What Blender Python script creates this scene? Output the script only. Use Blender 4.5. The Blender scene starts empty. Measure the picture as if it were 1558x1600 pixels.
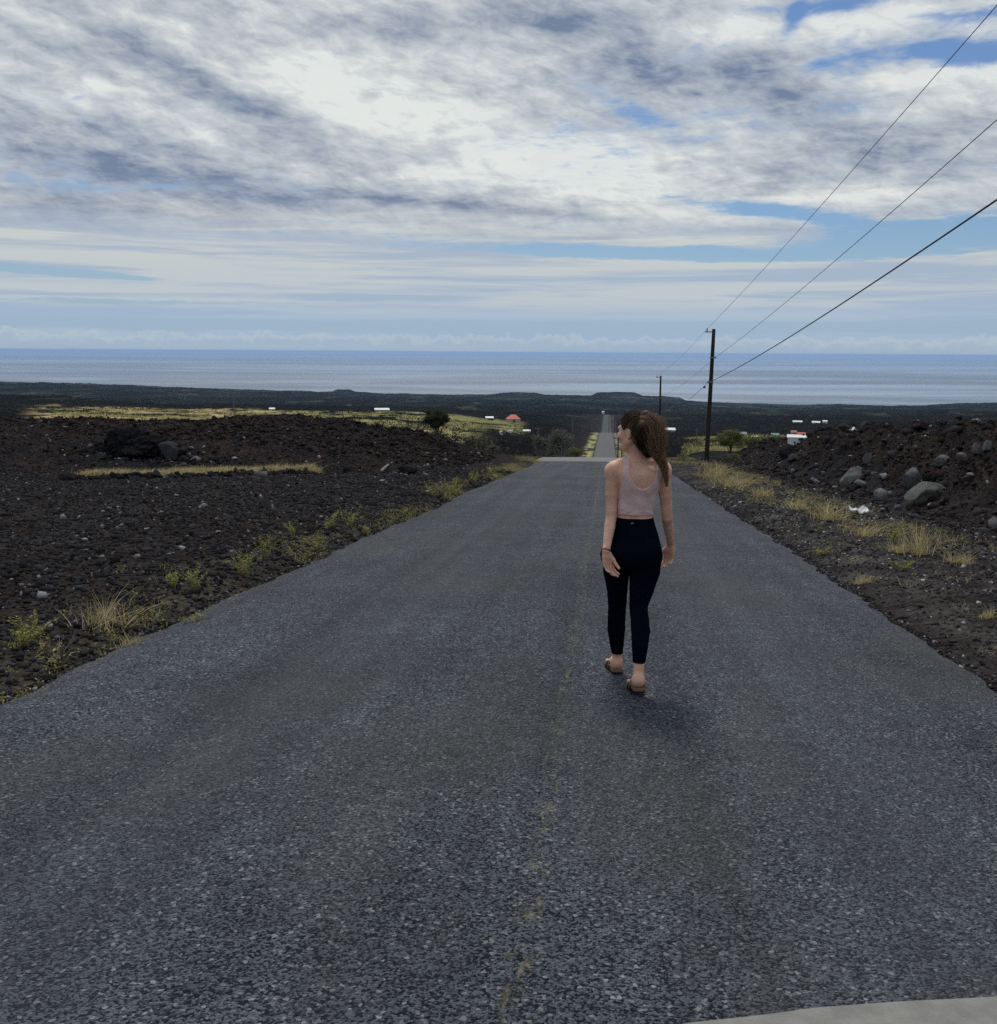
import bpy, math, random
import numpy as np
R = math.radians
sc = bpy.context.scene
# ------------------------------------------------------------ camera
W0, H0, F0 = 1558.0, 1600.0, 1560.0
PITCH, YAW, ROLL = R(9.1), R(6.18), R(0.37)
CAM_Z = 1.53
cam_d = bpy.data.cameras.new('camera'); cam = bpy.data.objects.new('camera', cam_d)
sc.collection.objects.link(cam); sc.camera = cam
cam_d.sensor_fit = 'VERTICAL'; cam_d.sensor_height = 24.0; cam_d.lens = 24.0*F0/H0
cam_d.clip_start = 0.05; cam_d.clip_end = 200000
def rz(a): c, s = math.cos(a), math.sin(a); return np.array([[c,-s,0],[s,c,0],[0,0,1.]])
def rx(a): c, s = math.cos(a), math.sin(a); return np.array([[1,0,0],[0,c,-s],[0,s,c]])
RM = rz(YAW) @ rx(math.pi/2 - PITCH) @ rz(ROLL)
from mathutils import Matrix, Vector
cam.matrix_world = Matrix.Translation((0,0,CAM_Z)) @ Matrix(RM.tolist()).to_4x4()
def ray(u, v):
    return RM @ np.array([(u-W0/2)/F0, -(v-H0/2)/F0, -1.0])
def az_slope(u, v):                       # azimuth (from +Y, to the right) and drop per metre
    d = ray(u, v); h = math.hypot(d[0], d[1])
    return math.atan2(d[0], d[1]), -d[2]/h
def at_y(u, v, y):                        # the point on that sight line with world y
    d = ray(u, v); t = y/d[1]
    return np.array([d[0]*t, y, CAM_Z + d[2]*t])
# ------------------------------------------------------------ world, sun, exposure
SUN_EL, SUN_AZ = R(57), R(-9)            # azimuth from +Y to the right
world = bpy.data.worlds.new("World"); sc.world = world; world.use_nodes = True
class NT:
    def __init__(s, nt): s.nt = nt; s.N = nt.nodes; s.L = nt.links
    def n(s, t, **k):
        nd = s.N.new(t)
        for a, b in k.items(): setattr(nd, a, b)
        return nd
    def put(s, sock, val):
        if isinstance(val, bpy.types.NodeSocket): s.L.new(val, sock)
        elif val is not None: sock.default_value = val
    def m(s, op, a, b=None, c=None, clamp=False):
        nd = s.N.new('ShaderNodeMath'); nd.operation = op; nd.use_clamp = clamp
        s.put(nd.inputs[0], a)
        if b is not None: s.put(nd.inputs[1], b)
        if c is not None: s.put(nd.inputs[2], c)
        return nd.outputs[0]
    def ss(s, x, a, b):                   # smoothstep
        nd = s.N.new('ShaderNodeMapRange'); nd.interpolation_type = 'SMOOTHSTEP'
        s.put(nd.inputs[0], x); nd.inputs[1].default_value = a; nd.inputs[2].default_value = b
        return nd.outputs[0]
    def lin(s, x, a, b, c=0., d=1.):
        nd = s.N.new('ShaderNodeMapRange'); s.put(nd.inputs[0], x)
        for i, q in enumerate((a, b, c, d)): nd.inputs[i+1].default_value = q
        return nd.outputs[0]
    def mix(s, f, a, b, mode='MIX'):
        nd = s.N.new('ShaderNodeMix'); nd.data_type = 'RGBA'; nd.blend_type = mode
        s.put(nd.inputs[0], f)
        for sk, q in ((nd.inputs[6], a), (nd.inputs[7], b)):
            if isinstance(q, (tuple, list)) and len(q) == 3: q = (*q, 1)
            s.put(sk, q)
        return nd.outputs[2]
    def noise(s, vec, scale, detail=4, rough=.5, dist=0., lac=2.0):
        nd = s.N.new('ShaderNodeTexNoise'); s.put(nd.inputs['Vector'], vec)
        nd.inputs['Scale'].default_value = scale; nd.inputs['Detail'].default_value = detail
        nd.inputs['Roughness'].default_value = rough; nd.inputs['Distortion'].default_value = dist
        nd.inputs['Lacunarity'].default_value = lac
        return nd.outputs[0]
    def comb(s, x, y, z):
        nd = s.N.new('ShaderNodeCombineXYZ')
        for i, q in enumerate((x, y, z)): s.put(nd.inputs[i], q)
        return nd.outputs[0]
    def sep(s, v):
        nd = s.N.new('ShaderNodeSeparateXYZ'); s.put(nd.inputs[0], v); return nd.outputs
def build_sky():
    t = NT(world.node_tree); t.N.clear()
    out = t.n('ShaderNodeOutputWorld')
    sky = t.n('ShaderNodeTexSky', sky_type='NISHITA', sun_disc=False)
    sky.sun_elevation = SUN_EL; sky.sun_rotation = SUN_AZ; sky.altitude = 200; sky.dust_density = .6; sky.air_density = 1.1; sky.ozone_density = 2.5
    bg1 = t.n('ShaderNodeBackground'); t.L.new(t.mix(1.0, sky.outputs[0], (.70,.86,1.08), 'MULTIPLY'), bg1.inputs[0]); bg1.inputs[1].default_value = .07
    co = t.n('ShaderNodeTexCoord').outputs['Generated']
    x, y, z = t.sep(co)
    az = t.m('MULTIPLY', t.m('ARCTAN2', x, y), 180/math.pi)
    el = t.m('MULTIPLY', t.m('ARCSINE', z), 180/math.pi)
    zz = t.m('ADD', t.m('MAXIMUM', z, 0.0), .045)
    px = t.m('DIVIDE', x, zz); py = t.m('DIVIDE', y, zz)
    def rot(a, sx, sy, off):
        c, s_ = math.cos(R(a)), math.sin(R(a))
        u = t.m('ADD', t.m('MULTIPLY', px, c*sx), t.m('MULTIPLY', py, s_*sx))
        v = t.m('ADD', t.m('MULTIPLY', px, -s_*sy), t.m('MULTIPLY', py, c*sy))
        return t.comb(u, v, off)
    def blobs(lst):
        tot = None
        for (u, v, su, sv, ang, amp) in lst:     # photo place and spread of one cloud bank, turned into sky angles
            d = ray(u, v); a0 = math.degrees(math.atan2(d[0], d[1])); e0 = math.degrees(math.asin(d[2]/np.linalg.norm(d)))
            k = math.degrees(1/F0)
            da = t.m('SUBTRACT', az, a0); de = t.m('SUBTRACT', el, e0)
            c, s_ = math.cos(R(ang)), math.sin(R(ang))
            p = t.m('ADD', t.m('MULTIPLY', da, c/(su*k)), t.m('MULTIPLY', de, s_/(su*k)))
            q = t.m('ADD', t.m('MULTIPLY', da, -s_/(sv*k)), t.m('MULTIPLY', de, c/(sv*k)))
            r2 = t.m('ADD', t.m('MULTIPLY', p, p), t.m('MULTIPLY', q, q))
            g = t.m('MULTIPLY', t.m('EXPONENT', t.m('MULTIPLY', r2, -1.0)), amp)
            tot = g if tot is None else t.m('ADD', tot, g)
        return tot
    # high layer
    wob = t.noise(rot(-20, 1.0, 1.0, 3.1), 1.3, 2, .5)
    pv = rot(-24, .50, 1.0, t.m('MULTIPLY', wob, .9))
    c1 = t.noise(pv, 1.25, 9, .62, .3)
    fine = t.noise(rot(-30, 1.0, 1.0, 7.7), 8.0, 7, .62, .6)
    sky_v = t.comb(t.m('ADD', t.m('MULTIPLY', az, .10), t.m('MULTIPLY', el, .05)), t.m('SUBTRACT', t.m('MULTIPLY', el, .22), t.m('MULTIPLY', az, -.02)), 4.4)
    puff = t.noise(sky_v, 2.0, 9, .60, .5)
    puff2 = t.noise(sky_v, 7.0, 7, .60, .4)
    cover = t.m('ADD', t.m('ADD', t.m('MULTIPLY', c1, .9), t.m('MULTIPLY', fine, .45)), t.m('MULTIPLY', puff, .55))
    cb = blobs([(1400,78,120,20,-4,-.28),(1300,105,60,18,-10,-.18),(1540,85,50,12,0,-.25),(1240,30,14,30,-30,-.3),(1500,25,60,10,0,-.17),
                (1460,368,200,22,2,-.55),(1160,320,150,10,-6,-.45),(1010,396,300,11,-2,-.6),(1250,340,140,8,-5,-.35),
                (60,422,170,6,-3,-.9),(200,472,200,6,0,-.55),(800,190,500,110,-18,.10),(990,175,110,18,-25,-.22),(300,110,300,80,0,.08),
                (300,390,500,22,-2,.25),(1000,511,900,8,0,-.85),(200,507,500,6,0,-.45),(1250,10,120,10,0,-.2),
                (1300,435,400,24,0,.35),(700,455,900,26,0,.35),(700,490,900,10,0,.25)])
    cover = t.m('ADD', cover, cb)
    alpha = t.ss(cover, .66, .92)
    # shade of the cloud bases
    s1 = t.noise(rot(-20, .6, 1.0, 11.3), 2.1, 9, .60, .5)
    sb = blobs([(1050,120,150,50,-8,.38),(1250,150,110,38,-20,.35),(900,25,120,26,0,.35),(300,125,190,20,-24,.38),(60,60,110,22,-15,.3),(430,170,80,16,-10,.35),
                (180,250,300,30,-6,.25),(60,300,260,28,-5,.36),(350,300,260,12,-6,.35),(700,320,330,10,-5,.42),(130,190,150,16,-10,.25),(560,30,220,26,0,.2),
                (1450,240,160,40,-10,.25),(700,200,330,50,-15,-.28),(880,270,280,40,-5,-.28),(250,385,400,16,0,-.35),(700,245,120,14,-5,.2),
                (120,110,200,14,-25,-.2),(1150,45,110,20,0,-.35),(1380,30,90,20,0,-.3),(1480,110,150,18,0,-.3),(30,20,120,14,-20,-.2),
                (1400,170,160,22,0,-.2),(850,95,120,18,10,-.15),(1430,300,200,16,0,-.2),(80,345,160,14,0,.2)])
    tex = t.m('ADD', t.m('MULTIPLY', puff, .9), t.m('ADD', t.m('MULTIPLY', puff2, .95), t.m('MULTIPLY', fine, .28)))
    shade = t.m('SUBTRACT', t.m('ADD', t.m('ADD', t.m('MULTIPLY', s1, .9), tex), sb), .13)
    sh = t.lin(shade, 1.09, 1.92)
    sh = t.m('POWER', t.m('MAXIMUM', t.m('MINIMUM', sh, 1.0), 0.0), .85)
    ccol = t.mix(sh, (.76,.79,.77), (.175,.23,.345))
    edge = t.ss(cover, .7, 1.1)
    ccol = t.mix(t.m('MULTIPLY', t.m('SUBTRACT', 1.0, edge), .4), ccol, (.50,.57,.66))
    # low on the horizon: pale band and a row of small cumulus
    st = t.noise(t.comb(t.m('MULTIPLY', az, .035), t.m('MULTIPLY', el, .75), 9.), 1.6, 7, .6, .3)
    lowc = t.mix(t.ss(st, .42, .60), (.40,.47,.57), (.61,.63,.60))
    ccol = t.mix(t.ss(el, 8.5, 5.0), ccol, lowc)
    cu_n = t.noise(t.comb(t.m('MULTIPLY', az, .8), t.m('MULTIPLY', el, 1.1), 2.0), 1.3, 7, .64)
    cu_top = t.m('ADD', t.m('MULTIPLY', cu_n, 1.9), -.10)
    cu = t.ss(t.m('SUBTRACT', cu_top, el), -.06, .12)
    bgc = t.n('ShaderNodeBackground'); t.L.new(ccol, bgc.inputs[0]); bgc.inputs[1].default_value = 1.0
    mx = t.n('ShaderNodeMixShader'); t.L.new(alpha, mx.inputs[0]); t.L.new(bg1.outputs[0], mx.inputs[1]); t.L.new(bgc.outputs[0], mx.inputs[2])
    # clear-air veil toward the horizon
    veil = t.n('ShaderNodeBackground'); veil.inputs[0].default_value = (.33,.46,.62,1)
    mv = t.n('ShaderNodeMixShader'); t.L.new(t.m('ADD', t.m('MULTIPLY', t.ss(el, 7, 3.2), .35), t.m('MULTIPLY', t.ss(el, 3.2, 1.6), .45)), mv.inputs[0])
    t.L.new(mx.outputs[0], mv.inputs[1]); t.L.new(veil.outputs[0], mv.inputs[2])
    cub = t.n('ShaderNodeBackground')
    t.L.new(t.mix(t.ss(t.m('SUBTRACT', cu_top, el), .0, .5), (.50,.57,.61), (.37,.46,.56)), cub.inputs[0])
    m2 = t.n('ShaderNodeMixShader'); t.L.new(t.m('MULTIPLY', cu, .55), m2.inputs[0]); t.L.new(mv.outputs[0], m2.inputs[1]); t.L.new(cub.outputs[0], m2.inputs[2])
    t.L.new(m2.outputs[0], out.inputs[0])
build_sky()
sun_d = bpy.data.lights.new('sun', 'SUN'); sun_d.energy = 2.0; sun_d.angle = R(14); sun_d.color = (1, .93, .83)
sun = bpy.data.objects.new('sun', sun_d); sc.collection.objects.link(sun)
sdir = Vector((math.sin(SUN_AZ)*math.cos(SUN_EL), math.cos(SUN_AZ)*math.cos(SUN_EL), math.sin(SUN_EL)))
sun.rotation_euler = sdir.to_track_quat('Z', 'Y').to_euler()
sc.view_settings.view_transform = 'Standard'; sc.view_settings.look = 'None'
sc.view_settings.exposure = 0.0; sc.view_settings.gamma = 1.0
sc.cycles.max_bounces = 5; sc.cycles.diffuse_bounces = 2; sc.cycles.glossy_bounces = 2; sc.cycles.transparent_max_bounces = 6
sc.cycles.volume_bounces = 1; sc.cycles.use_denoising = False; sc.cycles.sample_clamp_indirect = 1.0; sc.cycles.sample_clamp_direct = 6.0
# ------------------------------------------------------------ helpers
rng = np.random.default_rng(7); random.seed(7)
def tag(o, label=None, cat=None, group=None, kind=None):
    if label: o['label'] = label
    if cat: o['category'] = cat
    if group: o['group'] = group
    if kind: o['kind'] = kind
    return o
def empty(name, loc, label, cat, group=None):
    o = bpy.data.objects.new(name, None); sc.collection.objects.link(o)
    o.location = tuple(float(q) for q in loc); o.empty_display_size = .2
    return tag(o, label, cat, group)
def mesh(name, V, Fa, mat, parent=None, org=None, smooth=False, col=None):
    """V (n,3) world verts; Fa (m,k) array or list of tuples. org: origin the verts are stored about."""
    V = np.asarray(V, dtype=np.float64)
    if org is None:
        org = np.zeros(3)
        if parent is not None:
            p = parent
            while p is not None: org = org + np.array(p.location); p = p.parent
        setloc = False
    else: org = np.asarray(org, float); setloc = parent is None
    V = V - org
    me = bpy.data.meshes.new(name)
    if isinstance(Fa, np.ndarray):
        m, k = Fa.shape
        me.vertices.add(len(V)); me.vertices.foreach_set('co', V.astype(np.float32).ravel())
        me.loops.add(m*k); me.loops.foreach_set('vertex_index', Fa.astype(np.int32).ravel())
        me.polygons.add(m); me.polygons.foreach_set('loop_start', np.arange(0, m*k, k, dtype=np.int32))
        me.update(calc_edges=True); me.validate()
    else:
        me.from_pydata([tuple(p) for p in V], [], [tuple(int(i) for i in f) for f in Fa]); me.update()
    if col is not None:
        a = me.attributes.new('col', 'FLOAT_COLOR', 'POINT')
        c4 = np.ones((len(V), 4), np.float32); c4[:, :3] = col
        a.data.foreach_set('color', c4.ravel())
    if smooth: me.polygons.foreach_set('use_smooth', np.ones(len(me.polygons), bool))
    if mat: me.materials.append(mat)
    o = bpy.data.objects.new(name, me); sc.collection.objects.link(o)
    if parent: o.parent = parent
    elif setloc: o.location = tuple(org)
    return o
class Geo:
    def __init__(s): s.V = []; s.F = []; s.n = 0
    def add(s, V, Fs):
        s.V.append(np.asarray(V, float)); s.F += [tuple(int(i)+s.n for i in f) for f in Fs]; s.n += len(V)
    def box(s, c, sz, yaw=0., taper=1.):
        x, y, z = np.array(sz)/2.; P = []
        for k, tz in ((-1, 1.), (1, taper)):
            for a, b in ((-1,-1),(1,-1),(1,1),(-1,1)): P.append((a*x*tz, b*y*tz, k*z))
        P = np.array(P); c_, s_ = math.cos(yaw), math.sin(yaw)
        P = np.stack([P[:,0]*c_-P[:,1]*s_, P[:,0]*s_+P[:,1]*c_, P[:,2]], 1) + np.array(c)
        s.add(P, [(3,2,1,0),(4,5,6,7),(0,1,5,4),(1,2,6,5),(2,3,7,6),(3,0,4,7)])
    def tube(s, pts, rad, n=8, cap=True):
        pts = np.asarray(pts, float); rad = np.broadcast_to(rad, (len(pts),))
        P = []; prev = None
        for i, p in enumerate(pts):
            t = pts[min(i+1, len(pts)-1)] - pts[max(i-1, 0)]; t = t/(np.linalg.norm(t)+1e-9)
            a = prev if prev is not None else (np.array([1.,0,0]) if abs(t[0]) < .8 else np.array([0,1.,0]))
            a = a - t*np.dot(a, t); a /= np.linalg.norm(a)+1e-9; prev = a; b = np.cross(t, a)
            for k in range(n):
                w = 2*math.pi*k/n; P.append(p + rad[i]*(a*math.cos(w)+b*math.sin(w)))
        F_ = [(i*n+k, i*n+(k+1) % n, (i+1)*n+(k+1) % n, (i+1)*n+k) for i in range(len(pts)-1) for k in range(n)]
        if cap: F_ += [tuple(range(n-1, -1, -1)), tuple((len(pts)-1)*n+k for k in range(n))]
        s.add(P, F_)
    def out(s, name, mat, parent=None, org=None, smooth=False): return mesh(name, np.concatenate(s.V), s.F, mat, parent, org, smooth)
def _h(ix, iy, seed):
    h = (ix.astype(np.int64)*374761393 + iy.astype(np.int64)*668265263 + seed*1442695041) & 0xffffffff
    h = ((h ^ (h >> 13))*1274126177) & 0xffffffff
    return ((h ^ (h >> 16)) & 0xffff)/65535.0
def vn(x, y, seed=0):
    ix = np.floor(x); iy = np.floor(y); fx = x-ix; fy = y-iy
    fx = fx*fx*fx*(fx*(fx*6-15)+10); fy = fy*fy*fy*(fy*(fy*6-15)+10)
    a = _h(ix, iy, seed); b = _h(ix+1, iy, seed); c = _h(ix, iy+1, seed); d = _h(ix+1, iy+1, seed)
    return (a*(1-fx)+b*fx)*(1-fy)+(c*(1-fx)+d*fx)*fy
def fbm(x, y, octv=4, seed=0, rough=.5, ridged=False):
    x = np.asarray(x, float); y = np.asarray(y, float)
    s = 0.; a = 1.; tot = 0.
    for i in range(octv):
        c, s_ = math.cos(i*1.3+.5), math.sin(i*1.3+.5)
        n = vn(x*c-y*s_, x*s_+y*c, seed+i)
        if ridged: n = 1-np.abs(2*n-1)
        s = s + a*n; tot += a; a *= rough; x = x*2.03; y = y*2.03
    return s/tot - .5
def sst(x, a, b):
    t = np.clip((np.asarray(x, float)-a)/(b-a), 0, 1); return t*t*(3-2*t)
# ------------------------------------------------------------ materials
def new_mat(name):
    m = bpy.data.materials.new(name); m.use_nodes = True; t = NT(m.node_tree)
    b = t.N['Principled BSDF']; return m, t, b
def simple(name, c, rough=.8, spec=.3, metal=0., var=.25, scale=8., bump=0., sub=0., bscale=None, sheen=0.):
    m, t, b = new_mat(name); co = t.n('ShaderNodeTexCoord').outputs['Object']
    n = t.noise(co, scale, 5, .6)
    k = t.lin(n, .3, .7, 1-var, 1+var)
    col = t.mix(1.0, c, t.comb(k, k, k), 'MULTIPLY'); t.L.new(col, b.inputs['Base Color'])
    b.inputs['Roughness'].default_value = rough; b.inputs['Specular IOR Level'].default_value = spec; b.inputs['Metallic'].default_value = metal
    if sub: b.inputs['Subsurface Weight'].default_value = sub; b.inputs['Subsurface Radius'].default_value = (1,.35,.2); b.inputs['Subsurface Scale'].default_value = .012
    if sheen: b.inputs['Sheen Weight'].default_value = sheen
    if bump:
        bn = t.n('ShaderNodeBump'); bn.inputs['Strength'].default_value = bump; bn.inputs['Distance'].default_value = .01
        t.L.new(t.noise(co, bscale or scale*4, 4, .6), bn.inputs['Height']); t.L.new(bn.outputs[0], b.inputs['Normal'])
    return m
def col_mat(name, rough=.85, spec=.2, fine=None, bump=0., trans=0.):
    """colour from the mesh's own 'col' attribute (what each leaf, stone or patch of ground is made of)"""
    m, t, b = new_mat(name); a = t.n('ShaderNodeAttribute', attribute_name='col').outputs['Color']
    co = t.n('ShaderNodeTexCoord').outputs['Object']; c = a
    if fine:
        k = t.lin(t.noise(co, fine, 4, .65), .3, .7, .65, 1.35); c = t.mix(1.0, a, t.comb(k, k, k), 'MULTIPLY')
    t.L.new(c, b.inputs['Base Color']); b.inputs['Roughness'].default_value = rough; b.inputs['Specular IOR Level'].default_value = spec
    if bump:
        bn = t.n('ShaderNodeBump'); bn.inputs['Strength'].default_value = bump; bn.inputs['Distance'].default_value = .02
        t.L.new(t.noise(co, (fine or 20)*1.5, 5, .65), bn.inputs['Height']); t.L.new(bn.outputs[0], b.inputs['Normal'])
    if trans:
        tr = t.n('ShaderNodeBsdfTranslucent'); t.L.new(c, tr.inputs[0]); mx = t.n('ShaderNodeMixShader'); mx.inputs[0].default_value = trans
        o = t.N['Material Output']; t.L.new(b.outputs[0], mx.inputs[1]); t.L.new(tr.outputs[0], mx.inputs[2]); t.L.new(mx.outputs[0], o.inputs[0])
    return m
M_LEAF = col_mat('leaf_and_blade', .7, .12, None, 0, .35)
M_ROCK = col_mat('lava_stone', 1.0, .04, 30, .8)
M_POLE = simple('creosoted_wood', (.022,.016,.016), .8, .3, var=.35, scale=3, bump=.4, bscale=30)
M_STEEL = simple('galvanised_steel', (.25,.26,.27), .5, .5, .6)
M_WIRE = simple('black_cable', (.03,.03,.035), .6)
M_WHITE = simple('white_painted_metal', (.66,.67,.68), .45, .5, var=.06, scale=.6)
M_GREYW = simple('grey_wall_boards', (.30,.31,.32), .8, .3, var=.15, scale=.7)
M_RED = simple('red_roof_metal', (.62,.14,.10), .6, .4, var=.12, scale=.6)
M_PINK = simple('faded_pink_wall', (.46,.25,.23), .8, .3, var=.15, scale=.7)
M_GRN = simple('faded_green_wall', (.22,.33,.25), .8, .3, var=.15, scale=.7)
M_DARK = simple('dark_opening', (.015,.016,.02), .35, .5, var=.1)
M_BARK = simple('grey_bark', (.14,.12,.10), .9, .2, var=.3, scale=12, bump=.5)
# ------------------------------------------------------------ land shape
RY = [-200,-60,0,52,57,60,64,70,80,100,150,200,240,275,350,435,450,465,490,540,600,700,850,900,1000,1300,3400,5000]
RZ = [15.4,4.63,0,-4.01,-4.40,-4.68,-5.15,-6.0,-7.6,-10.9,-17.2,-22.0,-24.6,-26.2,-29.6,-33.4,-34.0,-35.0,-37.6,-42,-45.3,-48.2,-51,-53,-60,-76,-185,-260]
_yy = np.arange(-200, 5000, 1.0); _zz = np.interp(_yy, RY, RZ)
for _ in range(2): _zz[1:-1] = (_zz[:-2]+2*_zz[1:-1]+_zz[2:])/4
def road_z(y): return np.interp(y, _yy, _zz)
ROAD_C, ROAD_W = -.46, 2.93
def edge_l(y): return ROAD_C-ROAD_W + .20*fbm(y*.35, y*0+3, 3, 5) + .20*fbm(y*2.2, y*0, 4, 9, .65) - 1.1*sst(y, 51, 54)*(1-sst(y, 58, 64))
def edge_r(y): return ROAD_C+ROAD_W + .16*fbm(y*.35, y*0+8, 3, 15) + .17*fbm(y*2.6, y*0, 4, 19, .7)
US = [-900,-150,0,150,300,460,600,700,760,860,948,1050,1158,1300,1450,1558,1750,2500]
VD = {   # where each distance of the land shows: rows are distances in metres
 47:  [658,655,654,656,657,650,666,675,688,704,None,None,None,None,None,None,None,None],
 60:  [672,668,666,668,668,666,680,692,702,712,None,None,None,None,None,None,None,None],
 90:  [690,688,686,688,690,690,700,703,706,712,None,706,708,702,700,700,700,700],
 130: [676,672,670,670,676,682,688,692,696,705,None,702,702,696,694,694,694,694],
 200: [656,655,655,655,660,669,672,678,682,692,None,699,690,690,688,688,688,688],
 300: [645,644,644,643,648,655,658,664,670,682,None,690,683,683,680,680,680,680],
 450: [638,637,638,638,641,643,644,650,660,668,None,676,677,675,672,672,670,670],
 700: [617,617,618,624,633,637,638,643,649,654,None,660,661,660,656,655,655,655],
 1100:[624,624,625,629,635,634,634,636,638,641,648,646,649,650,648,647,646,646],
 1700:[614,613,613,614,619,624,626,628,629,631,634,635,641,642,640,640,640,640],
 2400:[598,598,598,600,606,614,620,622,622,624,627,630,637,637,636,635,635,635],
 2900:[600,600,600,604,609,614,618,619,620,622,623,627,634,635,635,634,634,634]}
SKU = [-900,-150,0,60,200,300,400,500,520,527,547,555,600,700,765,785,800,835,850,925,932,945,992,1003,1040,1062,1072,1110,1158,1250,1320,1400,1440,1470,1500,1558,1750,2500]
SKV = [602,600,600,599,603,607,609,612,611,608,608,612,614,616,616,613,612,613,616,617.5,614,613,613,618,619.5,621,626,628,630,633,632,635,634,631,629,629,630,630]
_azU = np.array([az_slope(u, 650)[0] for u in US])
RD = [36]+sorted(VD)+[3200, 3500, 4100, 5200]
def build_table():
    cols = []
    AZ = np.linspace(_azU[0], _azU[-1], 900)
    for d in RD:
        plane = road_z(d*np.cos(AZ))
        if d == 36: cols.append(plane)
        elif d in VD:
            z = [road_z(d*math.cos(a)) if v is None else CAM_Z - d*az_slope(u, v)[1] for u, v, a in zip(US, VD[d], _azU)]
            cols.append(np.interp(AZ, _azU, z))
        elif d == 3200:
            a = [az_slope(u, 615)[0] for u in SKU]; z = [CAM_Z - d*az_slope(u, v)[1] for u, v in zip(SKU, SKV)]
            cols.append(np.interp(AZ, a, z))
        else: cols.append(np.full(len(AZ), {3500:-166., 4100:-205., 5200:-230.}[d]))
    return AZ, np.array(cols)
TAZ, TZ = build_table()
LRD = np.log(np.array(RD, float))
def far_z(r, az):
    fa = np.clip((az-TAZ[0])/(TAZ[-1]-TAZ[0]), 0, 1)*(len(TAZ)-1); ia = np.minimum(fa.astype(int), len(TAZ)-2); fa = fa-ia
    lr = np.log(np.clip(r, 36, 5100)); ir = np.clip(np.searchsorted(LRD, lr)-1, 0, len(LRD)-2); fr = (lr-LRD[ir])/(LRD[ir+1]-LRD[ir])
    fr2 = fr*fr*(3-2*fr); fr = .5*fr+.5*fr2
    z0 = TZ[ir, ia]*(1-fa)+TZ[ir, ia+1]*fa; z1 = TZ[ir+1, ia]*(1-fa)+TZ[ir+1, ia+1]*fa
    return z0*(1-fr)+z1*fr
def berm(x, y):
    toe = 6.0 + .6*fbm(y*.12, y*0+2, 2, 31)
    up = sst(x, toe, toe+3.6)
    top = 1.72*sst(x*0+y, 80, 36)*(1-.0*x) + .35*fbm(x*.16, y*.16, 3, 33)*sst(y, 70, 30)
    return up*np.clip(top, 0, 3)
def H(x, y, detail=True, masks=False):
    x = np.asarray(x, float); y = np.asarray(y, float)
    r = np.hypot(x, y)+1e-6; az = np.arctan2(x, y)
    plane = road_z(y)
    wfar = sst(r, 30, 37)*(y > 0)
    z = plane*(1-wfar) + far_z(r, az)*wfar
    b = berm(x, y)*(y > -30)
    z = np.maximum(z, plane+b) if True else z
    lat = np.abs(x-ROAD_C)-ROAD_W
    edge = sst(lat, -.05, .5)
    corr = (1-sst(lat, 1.2, 4+.035*np.maximum(y, 0)))*(1-sst(y, 860, 980))
    z = z*(1-corr) + plane*corr
    left_mound = wfar*(x < 0)*(1-sst(r, 62, 90))*(1-corr)
    bm = sst(b, .05, .6)*(1-corr)
    farm = sst(r, 60, 140)*(1-corr)
    if detail:
        fld = edge*(1-bm)*(1-farm)
        n = .10*fbm(x*.35, y*.35, 3, 1) + .055*fbm(x*2.2, y*2.2, 3, 2, .55) + .035*(fbm(x*9, y*9, 2, 3, ridged=True))
        z = z + fld*n
        rough = np.maximum(left_mound, bm)
        n2 = .55*fbm(x*.5, y*.5, 3, 41) + .38*fbm(x*1.5, y*1.5, 4, 42, .6, True) + .12*fbm(x*7, y*7, 3, 43, .6, True)
        z = z + bm*.26*(fbm(x*3.1, y*3.1, 3, 48, .6, True)) + (bm*1.15 + left_mound*(1-bm)*.72)*n2 - left_mound*.12
        fa = np.minimum(r*.0034, 3.6)
        n3 = fbm(x/14, y/14, 4, 51, .55)*.9 + fbm(x/60, y/60, 3, 52, .5)*1.6*sst(r, 150, 500) + fbm(x/300, y/300, 3, 55)*1.2*sst(r, 600, 1500) + .35*fbm(x/4, y/4, 3, 53, .6, True)
        z = z + farm*n3*fa*(1-sst(r, 3000, 3600))
    # bed under the road
    z = z - .10*(1-edge) - .02*(1-sst(lat, 0, .8))
    if masks: return z, dict(edge=edge, bm=bm, lm=left_mound, far=farm, corr=corr, r=r, az=az, lat=lat)
    return z
def hit(u, v, detail=True):
    d = ray(u, v); h = math.hypot(d[0], d[1]); rr = np.exp(np.linspace(math.log(2), math.log(4000), 6000))
    x = d[0]/h*rr; y = d[1]/h*rr; zr = CAM_Z + d[2]/h*rr; z = H(x, y, detail)
    k = np.argmax(zr <= z)
    return np.array([x[k], y[k], z[k]])
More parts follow.
